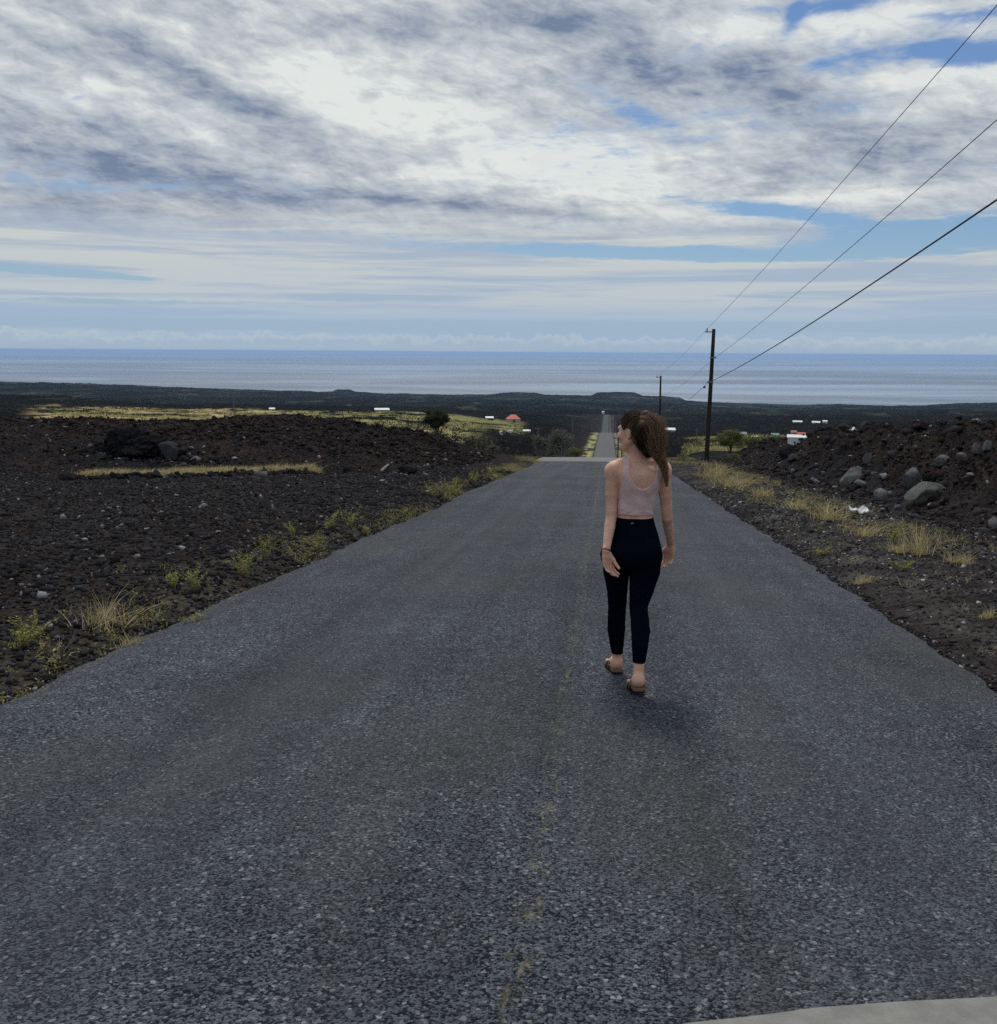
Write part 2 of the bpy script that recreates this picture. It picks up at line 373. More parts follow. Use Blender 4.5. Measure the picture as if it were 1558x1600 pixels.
def build_land():
    a_d = np.radians(np.arange(-38, 26.001, .09)); a_c = np.radians(np.arange(29, 322-3+.01, 3.0))
    A = np.concatenate([a_d, a_c]); nA = len(A)
    Rr = np.concatenate([np.exp(np.arange(math.log(.8), math.log(60), .0062)), np.exp(np.arange(math.log(60.2), math.log(5200), .0115))])
    nR = len(Rr)
    X = np.outer(Rr, np.sin(A)); Y = np.outer(Rr, np.cos(A))
    back = Y < 0
    Z, m = H(X, Y, True, True)
    r = m['r']; az = m['az']
    # what the ground is made of
    lava = np.array([.013,.013,.017]); brown = np.array([.031,.0235,.020]); gravel = np.array([.032,.030,.034])
    dry = np.array([.46,.37,.20]); olive = np.array([.19,.185,.085]); scrub = np.array([.012,.016,.013])
    n1 = fbm(X*.12, Y*.12, 4, 61); n2 = fbm(X*1.1, Y*1.1, 4, 62, .6); n3 = fbm(X/25, Y/25, 5, 63, .6); n4 = fbm(X/110, Y/260, 4, 64, .6)
    def mixc(c, d, w): return c*(1-w[..., None]) + d*w[..., None]
    C = np.broadcast_to(gravel, X.shape+(3,)).copy()
    C = mixc(C, brown, np.clip(.35+1.2*n1+.8*n2, 0, .85)*(1-m['edge']*0))
    rough = np.maximum(m['lm'], m['bm'])
    C = mixc(C, lava, rough*.8); C = mixc(C, brown*1.1, rough*np.clip(.6+1.6*n1+1.4*n2, 0, 1))
    C = mixc(C, lava*.62, m['far'])
    C = mixc(C, scrub, m['far']*np.clip(.4+2*n3, 0, 1)*sst(r, 200, 600))
    C = mixc(C, np.array([.017,.023,.020]), m['far']*sst(n4, .02, .2)*.8*sst(r, 500, 1200))
    C = mixc(C, np.array([.045,.055,.045]), sst(n4+.4*n3, .12, .22)*.55*sst(r, 1900, 2400))
    low = (1-sst(az, az_slope(380, 650)[0], az_slope(640, 650)[0]))*sst(r, 520, 640)*(1-sst(r, 1000, 1300))
    C = mixc(C, np.array([.008,.0085,.010]), low*.9)
    n5 = fbm(X/70, Y/420, 5, 65, .62); n6 = fbm(X/35, Y/160, 5, 66, .62)
    C = mixc(C, np.array([.030,.038,.026]), m['far']*sst(n5, .08, .2)*.65*sst(r, 900, 1500))
    C = mixc(C, np.array([.075,.078,.058]), m['far']*sst(n6, .17, .23)*.6*sst(r, 400, 800))
    C = mixc(C, np.array([.006,.007,.008]), m['far']*sst(-n6, .06, .2)*.8)
    # yellow fields on the left, beyond the mound
    def uaz(u): return az_slope(u, 650)[0]
    inaz = sst(az, uaz(20), uaz(90))*(1-sst(az, uaz(690), uaz(780)))
    f1 = inaz*sst(r, 120, 150)*(1-sst(r, 430, 500))
    w = f1*sst(fbm(X/9, Y/20, 5, 71, .62)+.10*fbm(X/60,Y/60,2,77), -.09, .06)
    gcol = mixc(np.broadcast_to(dry, C.shape), olive*1.4, sst(az, uaz(330), uaz(520))*.8)
    gcol = gcol*(1+.9*fbm(X/3, Y/5, 4, 72, .6))[..., None]
    C = mixc(C, gcol, w)
    f2 = (1-sst(az, uaz(800), uaz(830)))*sst(az, uaz(690), uaz(720))*sst(r, 270, 320)*(1-sst(r, 500, 560))
    C = mixc(C, olive*1.2, f2*sst(fbm(X/12, Y/30, 4, 73, .6), -.08, .1))
    f3 = sst(az, uaz(1060), uaz(1110))*(1-sst(az, uaz(1270), uaz(1300)))*sst(r, 110, 130)*(1-sst(r, 330, 400))
    C = mixc(C, olive*1.0, f3*sst(fbm(X/9, Y/24, 4, 74, .6), -.14, .08)*.9)
    # verges of the far road
    vg = sst(m['lat'], .1, .6)*(1-sst(m['lat'], 2.2, 4.2))*sst(Y, 240, 270)*(1-sst(Y, 520, 560))
    C = mixc(C, np.array([.34,.33,.16]), vg*sst(fbm(X*.5, Y/10, 3, 75), -.2, .05))
    # right verge: trodden grey-brown cinder with old grass
    rv = (X > 0)*sst(m['lat'], 0, .4)*(1-sst(m['lat'], 2.4, 3.6))*(1-m['far'])
    C = mixc(C, np.array([.075,.072,.070]), rv*np.clip(.5+2.5*n2, 0, 1))
    lv = (X < 0)*sst(m['lat'], -.2, .1)*(1-sst(m['lat'], .5, 1.3))*(1-m['far'])
    C = mixc(C, np.array([.075,.070,.055]), lv*np.clip(.5+1.5*n2, 0, 1)*.8)
    C = C*(1+.5*fbm(X*4, Y*4, 3, 76)*(1-m['far']))[..., None]
    C = np.clip(C, .004, .6)
    V = np.stack([X, Y, Z], -1).reshape(-1, 3)
    i, j = np.meshgrid(np.arange(nR-1), np.arange(nA), indexing='ij'); j2 = (j+1) % nA
    Fq = np.stack([i*nA+j, i*nA+j2, (i+1)*nA+j2, (i+1)*nA+j], -1).reshape(-1, 4)
    V = np.concatenate([V, [[0, 0, -.12]]]); Cc = np.concatenate([C.reshape(-1, 3), [[.03,.03,.03]]])
    m_, t, b = new_mat('lava_ground')
    a = t.n('ShaderNodeAttribute', attribute_name='col').outputs['Color']; co = t.n('ShaderNodeTexCoord').outputs['Object']
    vo = t.n('ShaderNodeTexVoronoi'); t.L.new(co, vo.inputs['Vector']); vo.inputs['Scale'].default_value = 22
    fl = t.sep(vo.outputs['Color'])[0]
    k = t.lin(t.noise(co, 14, 6, .7), .3, .7, .55, 1.45)
    c = t.mix(1.0, a, t.comb(k, k, k), 'MULTIPLY')
    c = t.mix(t.m('MULTIPLY', t.ss(fl, .86, .98), .6), c, t.mix(.5, c, (.10,.10,.105)))
    k2 = t.lin(t.noise(co, .9, 7, .7), .32, .68, .6, 1.4); c = t.mix(1.0, c, t.comb(k2, k2, k2), 'MULTIPLY')
    t.L.new(c, b.inputs['Base Color']); b.inputs['Roughness'].default_value = 1.0; b.inputs['Specular IOR Level'].default_value = .0
    bn = t.n('ShaderNodeBump'); bn.inputs['Strength'].default_value = .9; bn.inputs['Distance'].default_value = .04
    hh = t.m('ADD', t.m('MULTIPLY', vo.outputs['Distance'], -.7), t.noise(co, 9, 6, .7)); t.L.new(hh, bn.inputs['Height'])
    bn2 = t.n('ShaderNodeBump'); bn2.inputs['Strength'].default_value = .7; bn2.inputs['Distance'].default_value = .6
    t.L.new(t.noise(co, .7, 6, .65), bn2.inputs['Height']); t.L.new(bn.outputs[0], bn2.inputs['Normal'])
    t.L.new(bn2.outputs[0], b.inputs['Normal'])
    me = mesh('ground', V, Fq, m_, None, None, True, Cc)
    tag(me, kind='structure')
    return me
build_land()
# ------------------------------------------------------------ sea
def build_sea():
    m, t, b = new_mat('sea_water')
    co = t.n('ShaderNodeTexCoord').outputs['Object']; x, y, z = t.sep(co)
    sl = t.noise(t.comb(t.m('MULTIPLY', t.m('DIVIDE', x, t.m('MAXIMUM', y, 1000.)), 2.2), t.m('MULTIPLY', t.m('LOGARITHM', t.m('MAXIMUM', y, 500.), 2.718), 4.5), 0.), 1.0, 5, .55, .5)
    t.L.new(t.mix(t.ss(sl, .48, .66), (.10,.125,.155), (.24,.275,.31)), b.inputs['Base Color'])  # pale bands are glare streaks painted into the water's base colour
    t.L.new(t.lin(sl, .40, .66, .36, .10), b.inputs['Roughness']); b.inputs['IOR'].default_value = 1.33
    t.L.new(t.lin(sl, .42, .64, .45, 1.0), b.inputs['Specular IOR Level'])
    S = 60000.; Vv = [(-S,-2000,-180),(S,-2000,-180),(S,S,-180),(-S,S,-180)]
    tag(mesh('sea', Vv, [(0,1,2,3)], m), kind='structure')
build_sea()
# ------------------------------------------------------------ road
def build_road():
    ys = np.concatenate([np.arange(-12, 75, .12), np.arange(75, 1000, 1.5)])
    xs = np.linspace(0, 1, 25)
    el, er = edge_l(ys), edge_r(ys)
    X = el[:, None] + (er-el)[:, None]*xs[None]; Y = np.repeat(ys[:, None], 25, 1)
    crown = .035*(1-((X-ROAD_C)/ROAD_W)**2)
    Z = road_z(Y) + crown - .02 + .006*fbm(X*.7, Y*.4, 3, 81)
    drop = np.zeros_like(Z); drop[:, 0] = -.06; drop[:, -1] = -.06
    X2 = X.copy(); X2[:, 0] -= .05; X2[:, -1] += .05
    V = np.stack([X2, Y, Z+drop], -1).reshape(-1, 3); n = 25
    i, j = np.meshgrid(np.arange(len(ys)-1), np.arange(n-1), indexing='ij')
    Fq = np.stack([i*n+j, i*n+j+1, (i+1)*n+j+1, (i+1)*n+j], -1).reshape(-1, 4)
    m, t, b = new_mat('worn_chipseal')
    co = t.n('ShaderNodeTexCoord').outputs['Object']; x, y, z = t.sep(co)
    vo = t.n('ShaderNodeTexVoronoi'); t.L.new(co, vo.inputs['Vector']); vo.inputs['Scale'].default_value = 124
    vo2 = t.n('ShaderNodeTexVoronoi'); t.L.new(co, vo2.inputs['Vector']); vo2.inputs['Scale'].default_value = 85
    st = t.sep(vo.outputs['Color'])[0]; st2 = t.sep(vo2.outputs['Color'])[1]
    c = t.mix(t.ss(st, .1, .95), (.008,.011,.016), (.108,.119,.146))
    c = t.mix(t.m('MULTIPLY', t.ss(st2, .92, .99), .7), c, (.30,.31,.31))
    lo = t.noise(co, .55, 5, .62, .3); k = t.lin(lo, .3, .7, .78, 1.22)
    c = t.mix(1.0, c, t.comb(k, k, k), 'MULTIPLY')
    med = t.noise(co, 6, 4, .6); k2 = t.lin(med, .3, .7, .85, 1.15); c = t.mix(1.0, c, t.comb(k2, k2, k2), 'MULTIPLY')
    # wheel paths polished paler, a darker joint near the middle, streaks along the road
    lane = t.m('ABSOLUTE', t.m('SUBTRACT', t.m('ABSOLUTE', t.m('ADD', x, .30)), 1.45))
    c = t.mix(t.m('MULTIPLY', t.ss(lane, .75, .1), .25), c, (.078,.090,.100))
    stk = t.noise(t.comb(t.m('MULTIPLY', x, 3.0), t.m('MULTIPLY', y, .08), 1.), 1.0, 4, .6)
    k3 = t.lin(stk, .3, .7, .80, 1.20); c = t.mix(1.0, c, t.comb(k3, k3, k3), 'MULTIPLY')
    # broad faded brown-grey patches on the right lane
    pt = t.noise(t.comb(t.m('MULTIPLY', x, .9), t.m('MULTIPLY', y, .35), 5.), 1.0, 3, .55)
    c = t.mix(t.m('MULTIPLY', t.ss(pt, .48, .66), .35), c, (.074,.080,.074))
    # worn yellow centre line: flakes only
    ln = t.m('ABSOLUTE', t.m('ADD', x, .21))
    wob = t.m('ADD', ln, t.m('MULTIPLY', t.noise(co, 9, 3, .6), .05))
    flake = t.ss(t.noise(t.comb(t.m('MULTIPLY', x, 26), t.m('MULTIPLY', y, 6.0), 0.), 1.0, 8, .78), .50, .66)
    lm = t.m('MULTIPLY', t.ss(wob, .075, .050), t.m('MULTIPLY', flake, .5))
    c = t.mix(lm, c, (.27,.24,.13))
    # older paler seal at the crest
    cr = t.m('MULTIPLY', t.ss(t.m('ADD', y, t.m('MULTIPLY', t.noise(co, 1.2, 3, .6), 1.4)), 50.2, 50.8), t.ss(y, 75, 70))
    c = t.mix(t.m('MULTIPLY', cr, .85), c, (.23,.23,.225))
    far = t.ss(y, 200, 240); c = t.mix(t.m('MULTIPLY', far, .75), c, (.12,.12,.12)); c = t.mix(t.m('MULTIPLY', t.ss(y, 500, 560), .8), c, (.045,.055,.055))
    # asphalt dust and fines on both edges
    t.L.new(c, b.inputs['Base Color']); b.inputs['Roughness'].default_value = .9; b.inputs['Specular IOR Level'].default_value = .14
    bn = t.n('ShaderNodeBump'); bn.inputs['Strength'].default_value = 1.0; bn.inputs['Distance'].default_value = .009
    hh = t.m('ADD', t.m('MULTIPLY', vo.outputs['Distance'], -1.0), t.m('MULTIPLY', t.noise(co, 60, 3, .6), .8)); t.L.new(hh, bn.inputs['Height'])
    t.L.new(bn.outputs[0], b.inputs['Normal'])
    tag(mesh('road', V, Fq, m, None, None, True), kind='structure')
build_road()
#--PART2
# ------------------------------------------------------------ haze
def build_haze():
    m = bpy.data.materials.new('air'); m.use_nodes = True; nt = m.node_tree; nt.nodes.clear()
    o = nt.nodes.new('ShaderNodeOutputMaterial'); v = nt.nodes.new('ShaderNodeVolumePrincipled')
    v.inputs['Color'].default_value = (.42,.62,.96,1); v.inputs['Density'].default_value = 4.6e-5; v.inputs['Anisotropy'].default_value = 0.3
    nt.links.new(v.outputs[0], o.inputs['Volume'])
    G = Geo(); G.box((0, 28000, (8.0-261.0)/2), (124000, 64400, 8.0+261.0)); tag(G.out('haze', m), kind='stuff')
build_haze()
# ------------------------------------------------------------ loose stones
PHI = (1+5**.5)/2
ICO = np.array([(-1,PHI,0),(1,PHI,0),(-1,-PHI,0),(1,-PHI,0),(0,-1,PHI),(0,1,PHI),(0,-1,-PHI),(0,1,-PHI),(PHI,0,-1),(PHI,0,1),(-PHI,0,-1),(-PHI,0,1)])/1.902
ICF = np.array([(0,11,5),(0,5,1),(0,1,7),(0,7,10),(0,10,11),(1,5,9),(5,11,4),(11,10,2),(10,7,6),(7,1,8),(3,9,4),(3,4,2),(3,2,6),(3,6,8),(3,8,9),(4,9,5),(2,4,11),(6,2,10),(8,6,7),(9,8,1)])
def stones(name, X, Y, S, cols, kind='stuff', sink=.25, mat=None):
    n = len(X); Z = H(X, Y)
    P = ICO[None]*(1+rng.uniform(-.5, .45, (n, 12, 1)))+rng.uniform(-.17, .17, (n, 12, 3))
    P = P*(S[:, None, None]*np.stack([rng.uniform(.7, 1.3, n), rng.uniform(.7, 1.3, n), rng.uniform(.45, .95, n)], 1)[:, None, :])*.5
    a = rng.uniform(0, 6.28, n); b = rng.normal(0, .5, n); ca, sa, cb, sb = np.cos(a)[:, None], np.sin(a)[:, None], np.cos(b)[:, None], np.sin(b)[:, None]
    x, y, z = P[..., 0], P[..., 1], P[..., 2]; y, z = y*cb-z*sb, y*sb+z*cb; x, y = x*ca-y*sa, x*sa+y*ca
    V = np.stack([x+X[:, None], y+Y[:, None], z+(Z+S*(.5-sink)*.5)[:, None]], -1).reshape(-1, 3)
    Fq = (ICF[None]+12*np.arange(n)[:, None, None]).reshape(-1, 3)
    C = np.repeat(cols, 12, 0)*(1+rng.uniform(-.2, .2, (n*12, 1)))
    return tag(mesh(name, V, Fq, mat or M_ROCK, col=C), kind=kind)
def stone_cols(n, pale=.05, brown=.35):
    k = rng.random(n)[:, None]; q = rng.uniform(.55, 1.7, n)[:, None]
    C = np.where(k < pale, np.array([.17,.172,.18]), np.where(k < pale+brown, np.array([.032,.0255,.0225]), np.array([.029,.0295,.034])))
    return C*q
def build_stones():
    # left gravel field, denser and finer near the road
    n = 74000; y = 2+36*rng.random(n)**1.45; w = 2+.62*y
    x = edge_l(y)-.12-rng.random(n)**1.1*np.minimum(w+3, 30)
    s = np.clip(.026*np.exp(rng.normal(0, .42, n)), .012, .085)*(1+.035*y)
    stones('lava_gravel', x, y, s, stone_cols(n, .035, .25))
    # right bank
    n = 30000; y = 4+62*rng.random(n)**1.25; x = edge_r(y)+.15+rng.random(n)**.75*(6.5+.18*y)
    s = np.clip(.045*np.exp(rng.normal(0, .55, n)), .02, .22)*(1+.012*y)
    stones('lava_rubble', x, y, s*np.clip((x-2.6)/4, .22, 1), stone_cols(n, .04, .5))
    n = 22000; y = 2.5+26*rng.random(n)**1.3; x = edge_r(y)+.02+3.6*rng.random(n)
    stones('verge_grit', x, y, np.clip(.016*np.exp(rng.normal(0, .45, n)), .007, .05)*(1+.03*y), stone_cols(n, .10, .3)*1.5)
    # grit that has rolled off both edges on to the road
    n = 32000; y = 2.2+34*rng.random(n)**1.5; side = rng.random(n) < .55
    lat = rng.exponential(.24, n)-.1
    x = np.where(side, edge_l(y)-.06+lat, edge_r(y)+.06-lat)
    s = np.clip(.014*np.exp(rng.normal(0, .5, n)), .005, .045)
    n0 = len(x); Z = road_z(y)
    o = stones('road_grit', x, y, s, stone_cols(n, .15, .2))
    # mound rubble
    n = 16000; x = -34+30*rng.random(n); y = 38+12*rng.random(n); keep = x < -5.5-.0*y
    x, y = x[keep], y[keep]; s = np.clip(.10*np.exp(rng.normal(0, .45, len(x))), .05, .28)
    stones('mound_rubble', x, y, s, stone_cols(len(x), .012, .6)*.75)
build_stones()
def clods():
    a, b_ = hit(120, 748), hit(500, 741); n = 900; t = rng.random(n); x = a[0]+(b_[0]-a[0])*t; y = a[1]+(b_[1]-a[1])*t-.9+rng.normal(0, .35, n)+.5*np.sin(t*9)
    c = hit(215, 716); n2 = 420; x2 = c[0]+rng.normal(.6, 1.5, n2); y2 = c[1]+rng.normal(.2, .5, n2)
    x = np.concatenate([x, x2]); y = np.concatenate([y, y2]); sz = np.clip(.11*np.exp(rng.normal(0, .5, len(x))), .05, .42)
    stones('lava_clods', x, y, sz, np.concatenate([stone_cols(n, .01, .3)*.6, stone_cols(n2, .10, .1)*.6]))
clods()
def blocks():
    n = 520; y = 11+34*rng.random(n)**1.1; x = 6.2+rng.random(n)**1.2*(3.2+.05*y)
    stones('lava_blocks', x, y, np.clip(.15*np.exp(rng.normal(0, .45, n)), .08, .46), np.where(rng.random(n)[:, None] < .28, stone_cols(n, .5, 0)*.75, stone_cols(n, 0, .5)*.75), sink=.1)
blocks()
from mathutils import noise as mn
def boulder(u, v, wpx, hpx, yaw, label, tone=(.17,.175,.17), seed=0, name='boulder', group=None, flat=.8, cat='boulder', rough=.07):
    p = hit(u, v+hpx*.42); d = math.hypot(p[0], p[1]); k = d/F0; w, h = wpx*k, hpx*k
    bm_ = bpy.data.meshes.new('t'); import bmesh
    b = bmesh.new(); bmesh.ops.create_icosphere(b, subdivisions=4 if rough < .2 else 6, radius=.5)
    V = np.array([q.co[:] for q in b.verts]); Fq = np.array([[q.index for q in f.verts] for f in b.faces]); b.free()
    r_ = np.random.default_rng(seed)
    for _ in range(9):                      # split faces: planes shaved off the block
        nrm = r_.normal(size=3); nrm /= np.linalg.norm(nrm); c = r_.uniform(.24, .40); t = V@nrm; V = V-np.outer(np.maximum(t-c, 0)*.92, nrm)
    dn = np.array([mn.fractal(Vector(q*(3.1 if rough < .2 else 5.5)+seed), .8, 2.1, 6) for q in V]); V = V*(1+rough*dn[:, None])
    sz = V.max(0)-V.min(0); V = V/sz*np.array([w, w*flat, h*1.25]); c_, s_ = math.cos(yaw), math.sin(yaw)
    tl = r_.normal()*.25; V = np.stack([V[:,0]*math.cos(tl)-V[:,2]*math.sin(tl), V[:,1], V[:,0]*math.sin(tl)+V[:,2]*math.cos(tl)], 1)
    V = np.stack([V[:,0]*c_-V[:,1]*s_, V[:,0]*s_+V[:,1]*c_, V[:,2]], 1); base = p.copy(); base[2] = p[2]
    C = np.array(tone)[None]*.82*(1+.35*np.array([mn.fractal(Vector(q*(6/w)+seed), 1, 2, 4) for q in V]))[:, None]
    o = mesh(name, V+base+np.array([0, 0, h*.36]), Fq, M_ROCK, None, base, False, np.clip(C, .01, .6))
    return tag(o, label, cat, group)
def build_boulders():
    g = 'grey boulders on the right lava bank'
    L = [(1331,744,36,26,.3,'pale grey slanted boulder left of the other large blocks on the right bank',(.20,.205,.20)),
         (1424,748,30,26,.9,'round grey boulder with a dark right side on the bank above the flat slab',(.16,.165,.165)),
         (1449,768,64,34,.45,'largest flat pale grey slab of rock low on the right bank',(.17,.175,.165)),
         (1346,756,20,9,.2,'low grey stone just under the pale slanted boulder',(.16,.165,.165)),
         (1356,720,16,14,.4,'small upright grey stone highest above the pale slanted boulder',(.15,.155,.15)),
         (1470,724,26,12,.5,'long thin grey stone tilted upward in the middle of the bank',(.14,.145,.14)),
         (1503,713,16,7,.1,'narrow pale stone between the tilted stone and the upper cluster',(.16,.165,.165)),
         (1527,706,20,13,.7,'lower grey rock of the cluster near the top right of the bank',(.13,.14,.14)),
         (1542,697,16,14,1.2,'upper grey rock of the cluster near the top right of the bank',(.12,.13,.13)),
         (1402,793,12,7,.3,'small grey stone below the dark gap by the round boulder',(.15,.155,.155)),
         (1237,718,16,10,.3,'dull grey rock where the right bank starts to rise',(.08,.085,.085)),
         (1230,706,26,22,.2,'dark blocky lava boulder at the low left end of the right bank',(.03,.03,.034)),
         (1438,667,20,12,.5,'dark lump of lava on the crest of the right bank',(.026,.024,.026)),
         (1320,668,24,12,.1,'brownish black lump where the bank crest begins',(.035,.028,.024))]
    for i, (u, v, w, h, a, lb, tn) in enumerate(L): boulder(u, v, w, h, a, lb, tn, 11+i, group=g)
    boulder(203, 694, 112, 44, .15, 'large near black lava outcrop rising in the mound on the left', (.013,.0125,.016), 61, 'lava_outcrop', flat=.7, cat='rock outcrop', rough=.30)
    boulder(264, 706, 34, 26, .5, 'broken grey lava block at the right foot of the black outcrop', (.06,.065,.072), 63)
    boulder(158, 713, 16, 10, .5, 'small grey rock at the left foot of the black outcrop', (.07,.072,.078), 64)
    boulder(541, 734, 15, 9, .4, 'dark rock at the right end of the dry grass strip', (.02,.02,.024), 65)
    boulder(640, 736, 30, 12, .2, 'low dark lava block far out in the left gravel', (.02,.02,.025), 66)
build_boulders()
# ------------------------------------------------------------ grass and plants
def blades(X, Y, Hh, n_per, spread, lean, cols, width=.004, droop=.5, seg=3, Z=None, out=None):
    """one bent strip per blade; returns arrays"""
    n = len(X)*n_per; bx_ = np.repeat(X, n_per)+rng.normal(0, 1, n)*np.repeat(spread, n_per); by_ = np.repeat(Y, n_per)+rng.normal(0, 1, n)*np.repeat(spread, n_per)
    bz = H(bx_, by_)-.01 if Z is None else np.repeat(Z, n_per)
    h = np.repeat(Hh, n_per)*rng.uniform(.45, 1.1, n); a = rng.uniform(0, 6.28, n); ln = np.abs(rng.normal(0, lean, n))
    w = rng.uniform(.6, 1.3, n)*width*(1+.0*h)
    P = []
    for i in range(seg+1):
        t = i/seg; hor = h*ln*(t+droop*t*t); ver = h*(t-.35*droop*ln*t*t)
        cx = bx_+np.cos(a)*hor; cy = by_+np.sin(a)*hor; cz = bz+ver; ww = w*(1-.85*t)
        sx, sy = -np.sin(a+.6)*ww, np.cos(a+.6)*ww
        P += [np.stack([cx-sx, cy-sy, cz], 1), np.stack([cx+sx, cy+sy, cz], 1)]
    V = np.stack(P, 1).reshape(-1, 3); m = 2*(seg+1)
    q = np.array([[2*i, 2*i+1, 2*i+3, 2*i+2] for i in range(seg)])
    Fq = (q[None]+m*np.arange(n)[:, None, None]).reshape(-1, 4)
    ci = rng.integers(0, len(cols), n); C = np.repeat(np.array(cols)[ci]*rng.uniform(.7, 1.25, (n, 1)), m, 0)
    return V, Fq, C
def leaves(Pc, size, cols, up=.3):
    """small pointed leaves at the given points"""
    n = len(Pc); a = rng.normal(size=(n, 3)); a[:, 2] = np.abs(a[:, 2])*up+.1; a /= np.linalg.norm(a, axis=1)[:, None]
    b = np.cross(a, rng.normal(size=(n, 3))); b /= np.linalg.norm(b, axis=1)[:, None]; s = (size*rng.uniform(.6, 1.4, n))[:, None]
    V = np.stack([Pc, Pc+a*s*.5+b*s*.22, Pc+a*s, Pc+a*s*.5-b*s*.22], 1).reshape(-1, 3); Fq = (np.arange(4)[None]+4*np.arange(n)[:, None])
    ci = rng.integers(0, len(cols), n); return V, Fq, np.repeat(np.array(cols)[ci]*rng.uniform(.6, 1.35, (n, 1)), 4, 0)
def merge(parts):
    V, Fq, C, k = [], [], [], 0
    for v, f, c in parts: V.append(v); Fq.append(f+k); C.append(c); k += len(v)
    return np.concatenate(V), np.concatenate(Fq), np.concatenate(C)
STRAW = [(.55,.46,.26),(.47,.40,.20),(.38,.32,.15),(.58,.51,.33)]
YGRN = [(.30,.31,.09),(.38,.36,.11),(.20,.24,.06),(.42,.37,.15)]
DULL = [(.16,.14,.08),(.20,.17,.10),(.12,.10,.06)]
def build_cover():
    # right verge
    n = 1500; y = 7+58*rng.random(n)**.9; lat = .55+2.3*rng.random(n)**.8
    keep = fbm(lat*.9, y*.28, 3, 91) > .01+.10*(y < 14); y, lat = y[keep], lat[keep]; x = edge_r(y)+lat
    h = rng.uniform(.04, .15, len(x))*(1+.5*(y > 25)); tag(mesh('verge_grass', *merge([blades(x, y, h, 16, h*.35, .55, STRAW+YGRN+DULL, .0035), ])[:2], M_LEAF, col=None), kind='stuff') if False else None
    V, Fq, C = blades(x, y, h, 18, h*.7, .9, STRAW+YGRN+DULL+DULL, .004)
    tag(mesh('verge_grass', V, Fq, M_LEAF, col=C), kind='stuff')
    n = 700; y = 4.5+28*rng.random(n); x = edge_r(y)+.25+2.6*rng.random(n); k = fbm(x*.8, y*.5, 3, 95) > .02; x, y = x[k], y[k]
    V, Fq, C = blades(x, y, rng.uniform(.02, .09, len(x)), 14, np.full(len(x), .05), 1.0, STRAW+DULL+DULL, .004)
    tag(mesh('dead_grass_litter', V, Fq, M_LEAF, col=C), kind='stuff')
    # left verge weeds: low leafy runners
    n = 1150; y = 4.2+50*rng.random(n)**.9; lat = .02+np.abs(rng.normal(0, .42, n)); k = fbm(lat*1.2, y*.45, 3, 97) > .0; y, lat = y[k], lat[k]; x = edge_l(y)-lat
    h = rng.uniform(.03, .11, len(x))*(1+.02*y)
    parts = [blades(x, y, h, 8, h*.5, .7, YGRN+STRAW+DULL, .003)]
    Pc = np.repeat(np.stack([x, y, H(x, y)], 1), 22, 0); hh = np.repeat(h, 22); Pc = Pc+rng.normal(size=Pc.shape)*(hh*.6)[:, None]; Pc[:, 2] = H(Pc[:, 0], Pc[:, 1])+hh*rng.uniform(.1, 1.1, len(hh))
    parts2 = leaves(Pc, .020, YGRN+YGRN+DULL)
    V, Fq, C = merge([parts[0], parts2]); tag(mesh('verge_weeds', V, Fq, M_LEAF, col=C), kind='stuff')
    # the dry grass strip in front of the mound
    a, b_ = hit(135, 744), hit(486, 738); n = 1500; t = rng.random(n); t = t[fbm(t*14, t*0, 3, 101) > -.12]; n = len(t); x = a[0]+(b_[0]-a[0])*t; y = a[1]+(b_[1]-a[1])*t+.8*np.sin(t*9)*.5+rng.uniform(-1.0, 1.2, n)*np.minimum(1, 4*np.minimum(t, 1-t)+.2)*(.4+.8*vn(t*7, t*0, 5))
    V, Fq, C = blades(x, y, rng.uniform(.07, .26, n), 26, np.full(n, .14), .8, STRAW+STRAW+DULL+YGRN[3:], .008)
    tag(mesh('dry_grass', V, Fq, M_LEAF, col=C), kind='stuff')
    # field grass further off: tufts a few pixels high
    n = 5200; X, Y, Hh = [], [], []
    for (u0, u1, d0, d1, m) in ((80,700,165,420,2600),(705,815,280,520,500),(1075,1290,115,360,900)):
        d = d0+(d1-d0)*rng.random(m); az = np.array([az_slope(u, 650)[0] for u in (u0, u1)]); q = az[0]+(az[1]-az[0])*rng.random(m)
        xx, yy = d*np.sin(q), d*np.cos(q); k = fbm(xx/9, yy/20, 4, 71, .62) > -.08; X.append(xx[k]); Y.append(yy[k])
    X = np.concatenate(X); Y = np.concatenate(Y); V, Fq, C = blades(X, Y, rng.uniform(.35, .9, len(X)), 12, np.full(len(X), .7), .5, STRAW+YGRN+YGRN+DULL, .06, seg=2)
    tag(mesh('field_grass', V, Fq, M_LEAF, col=C), kind='stuff')
build_cover()
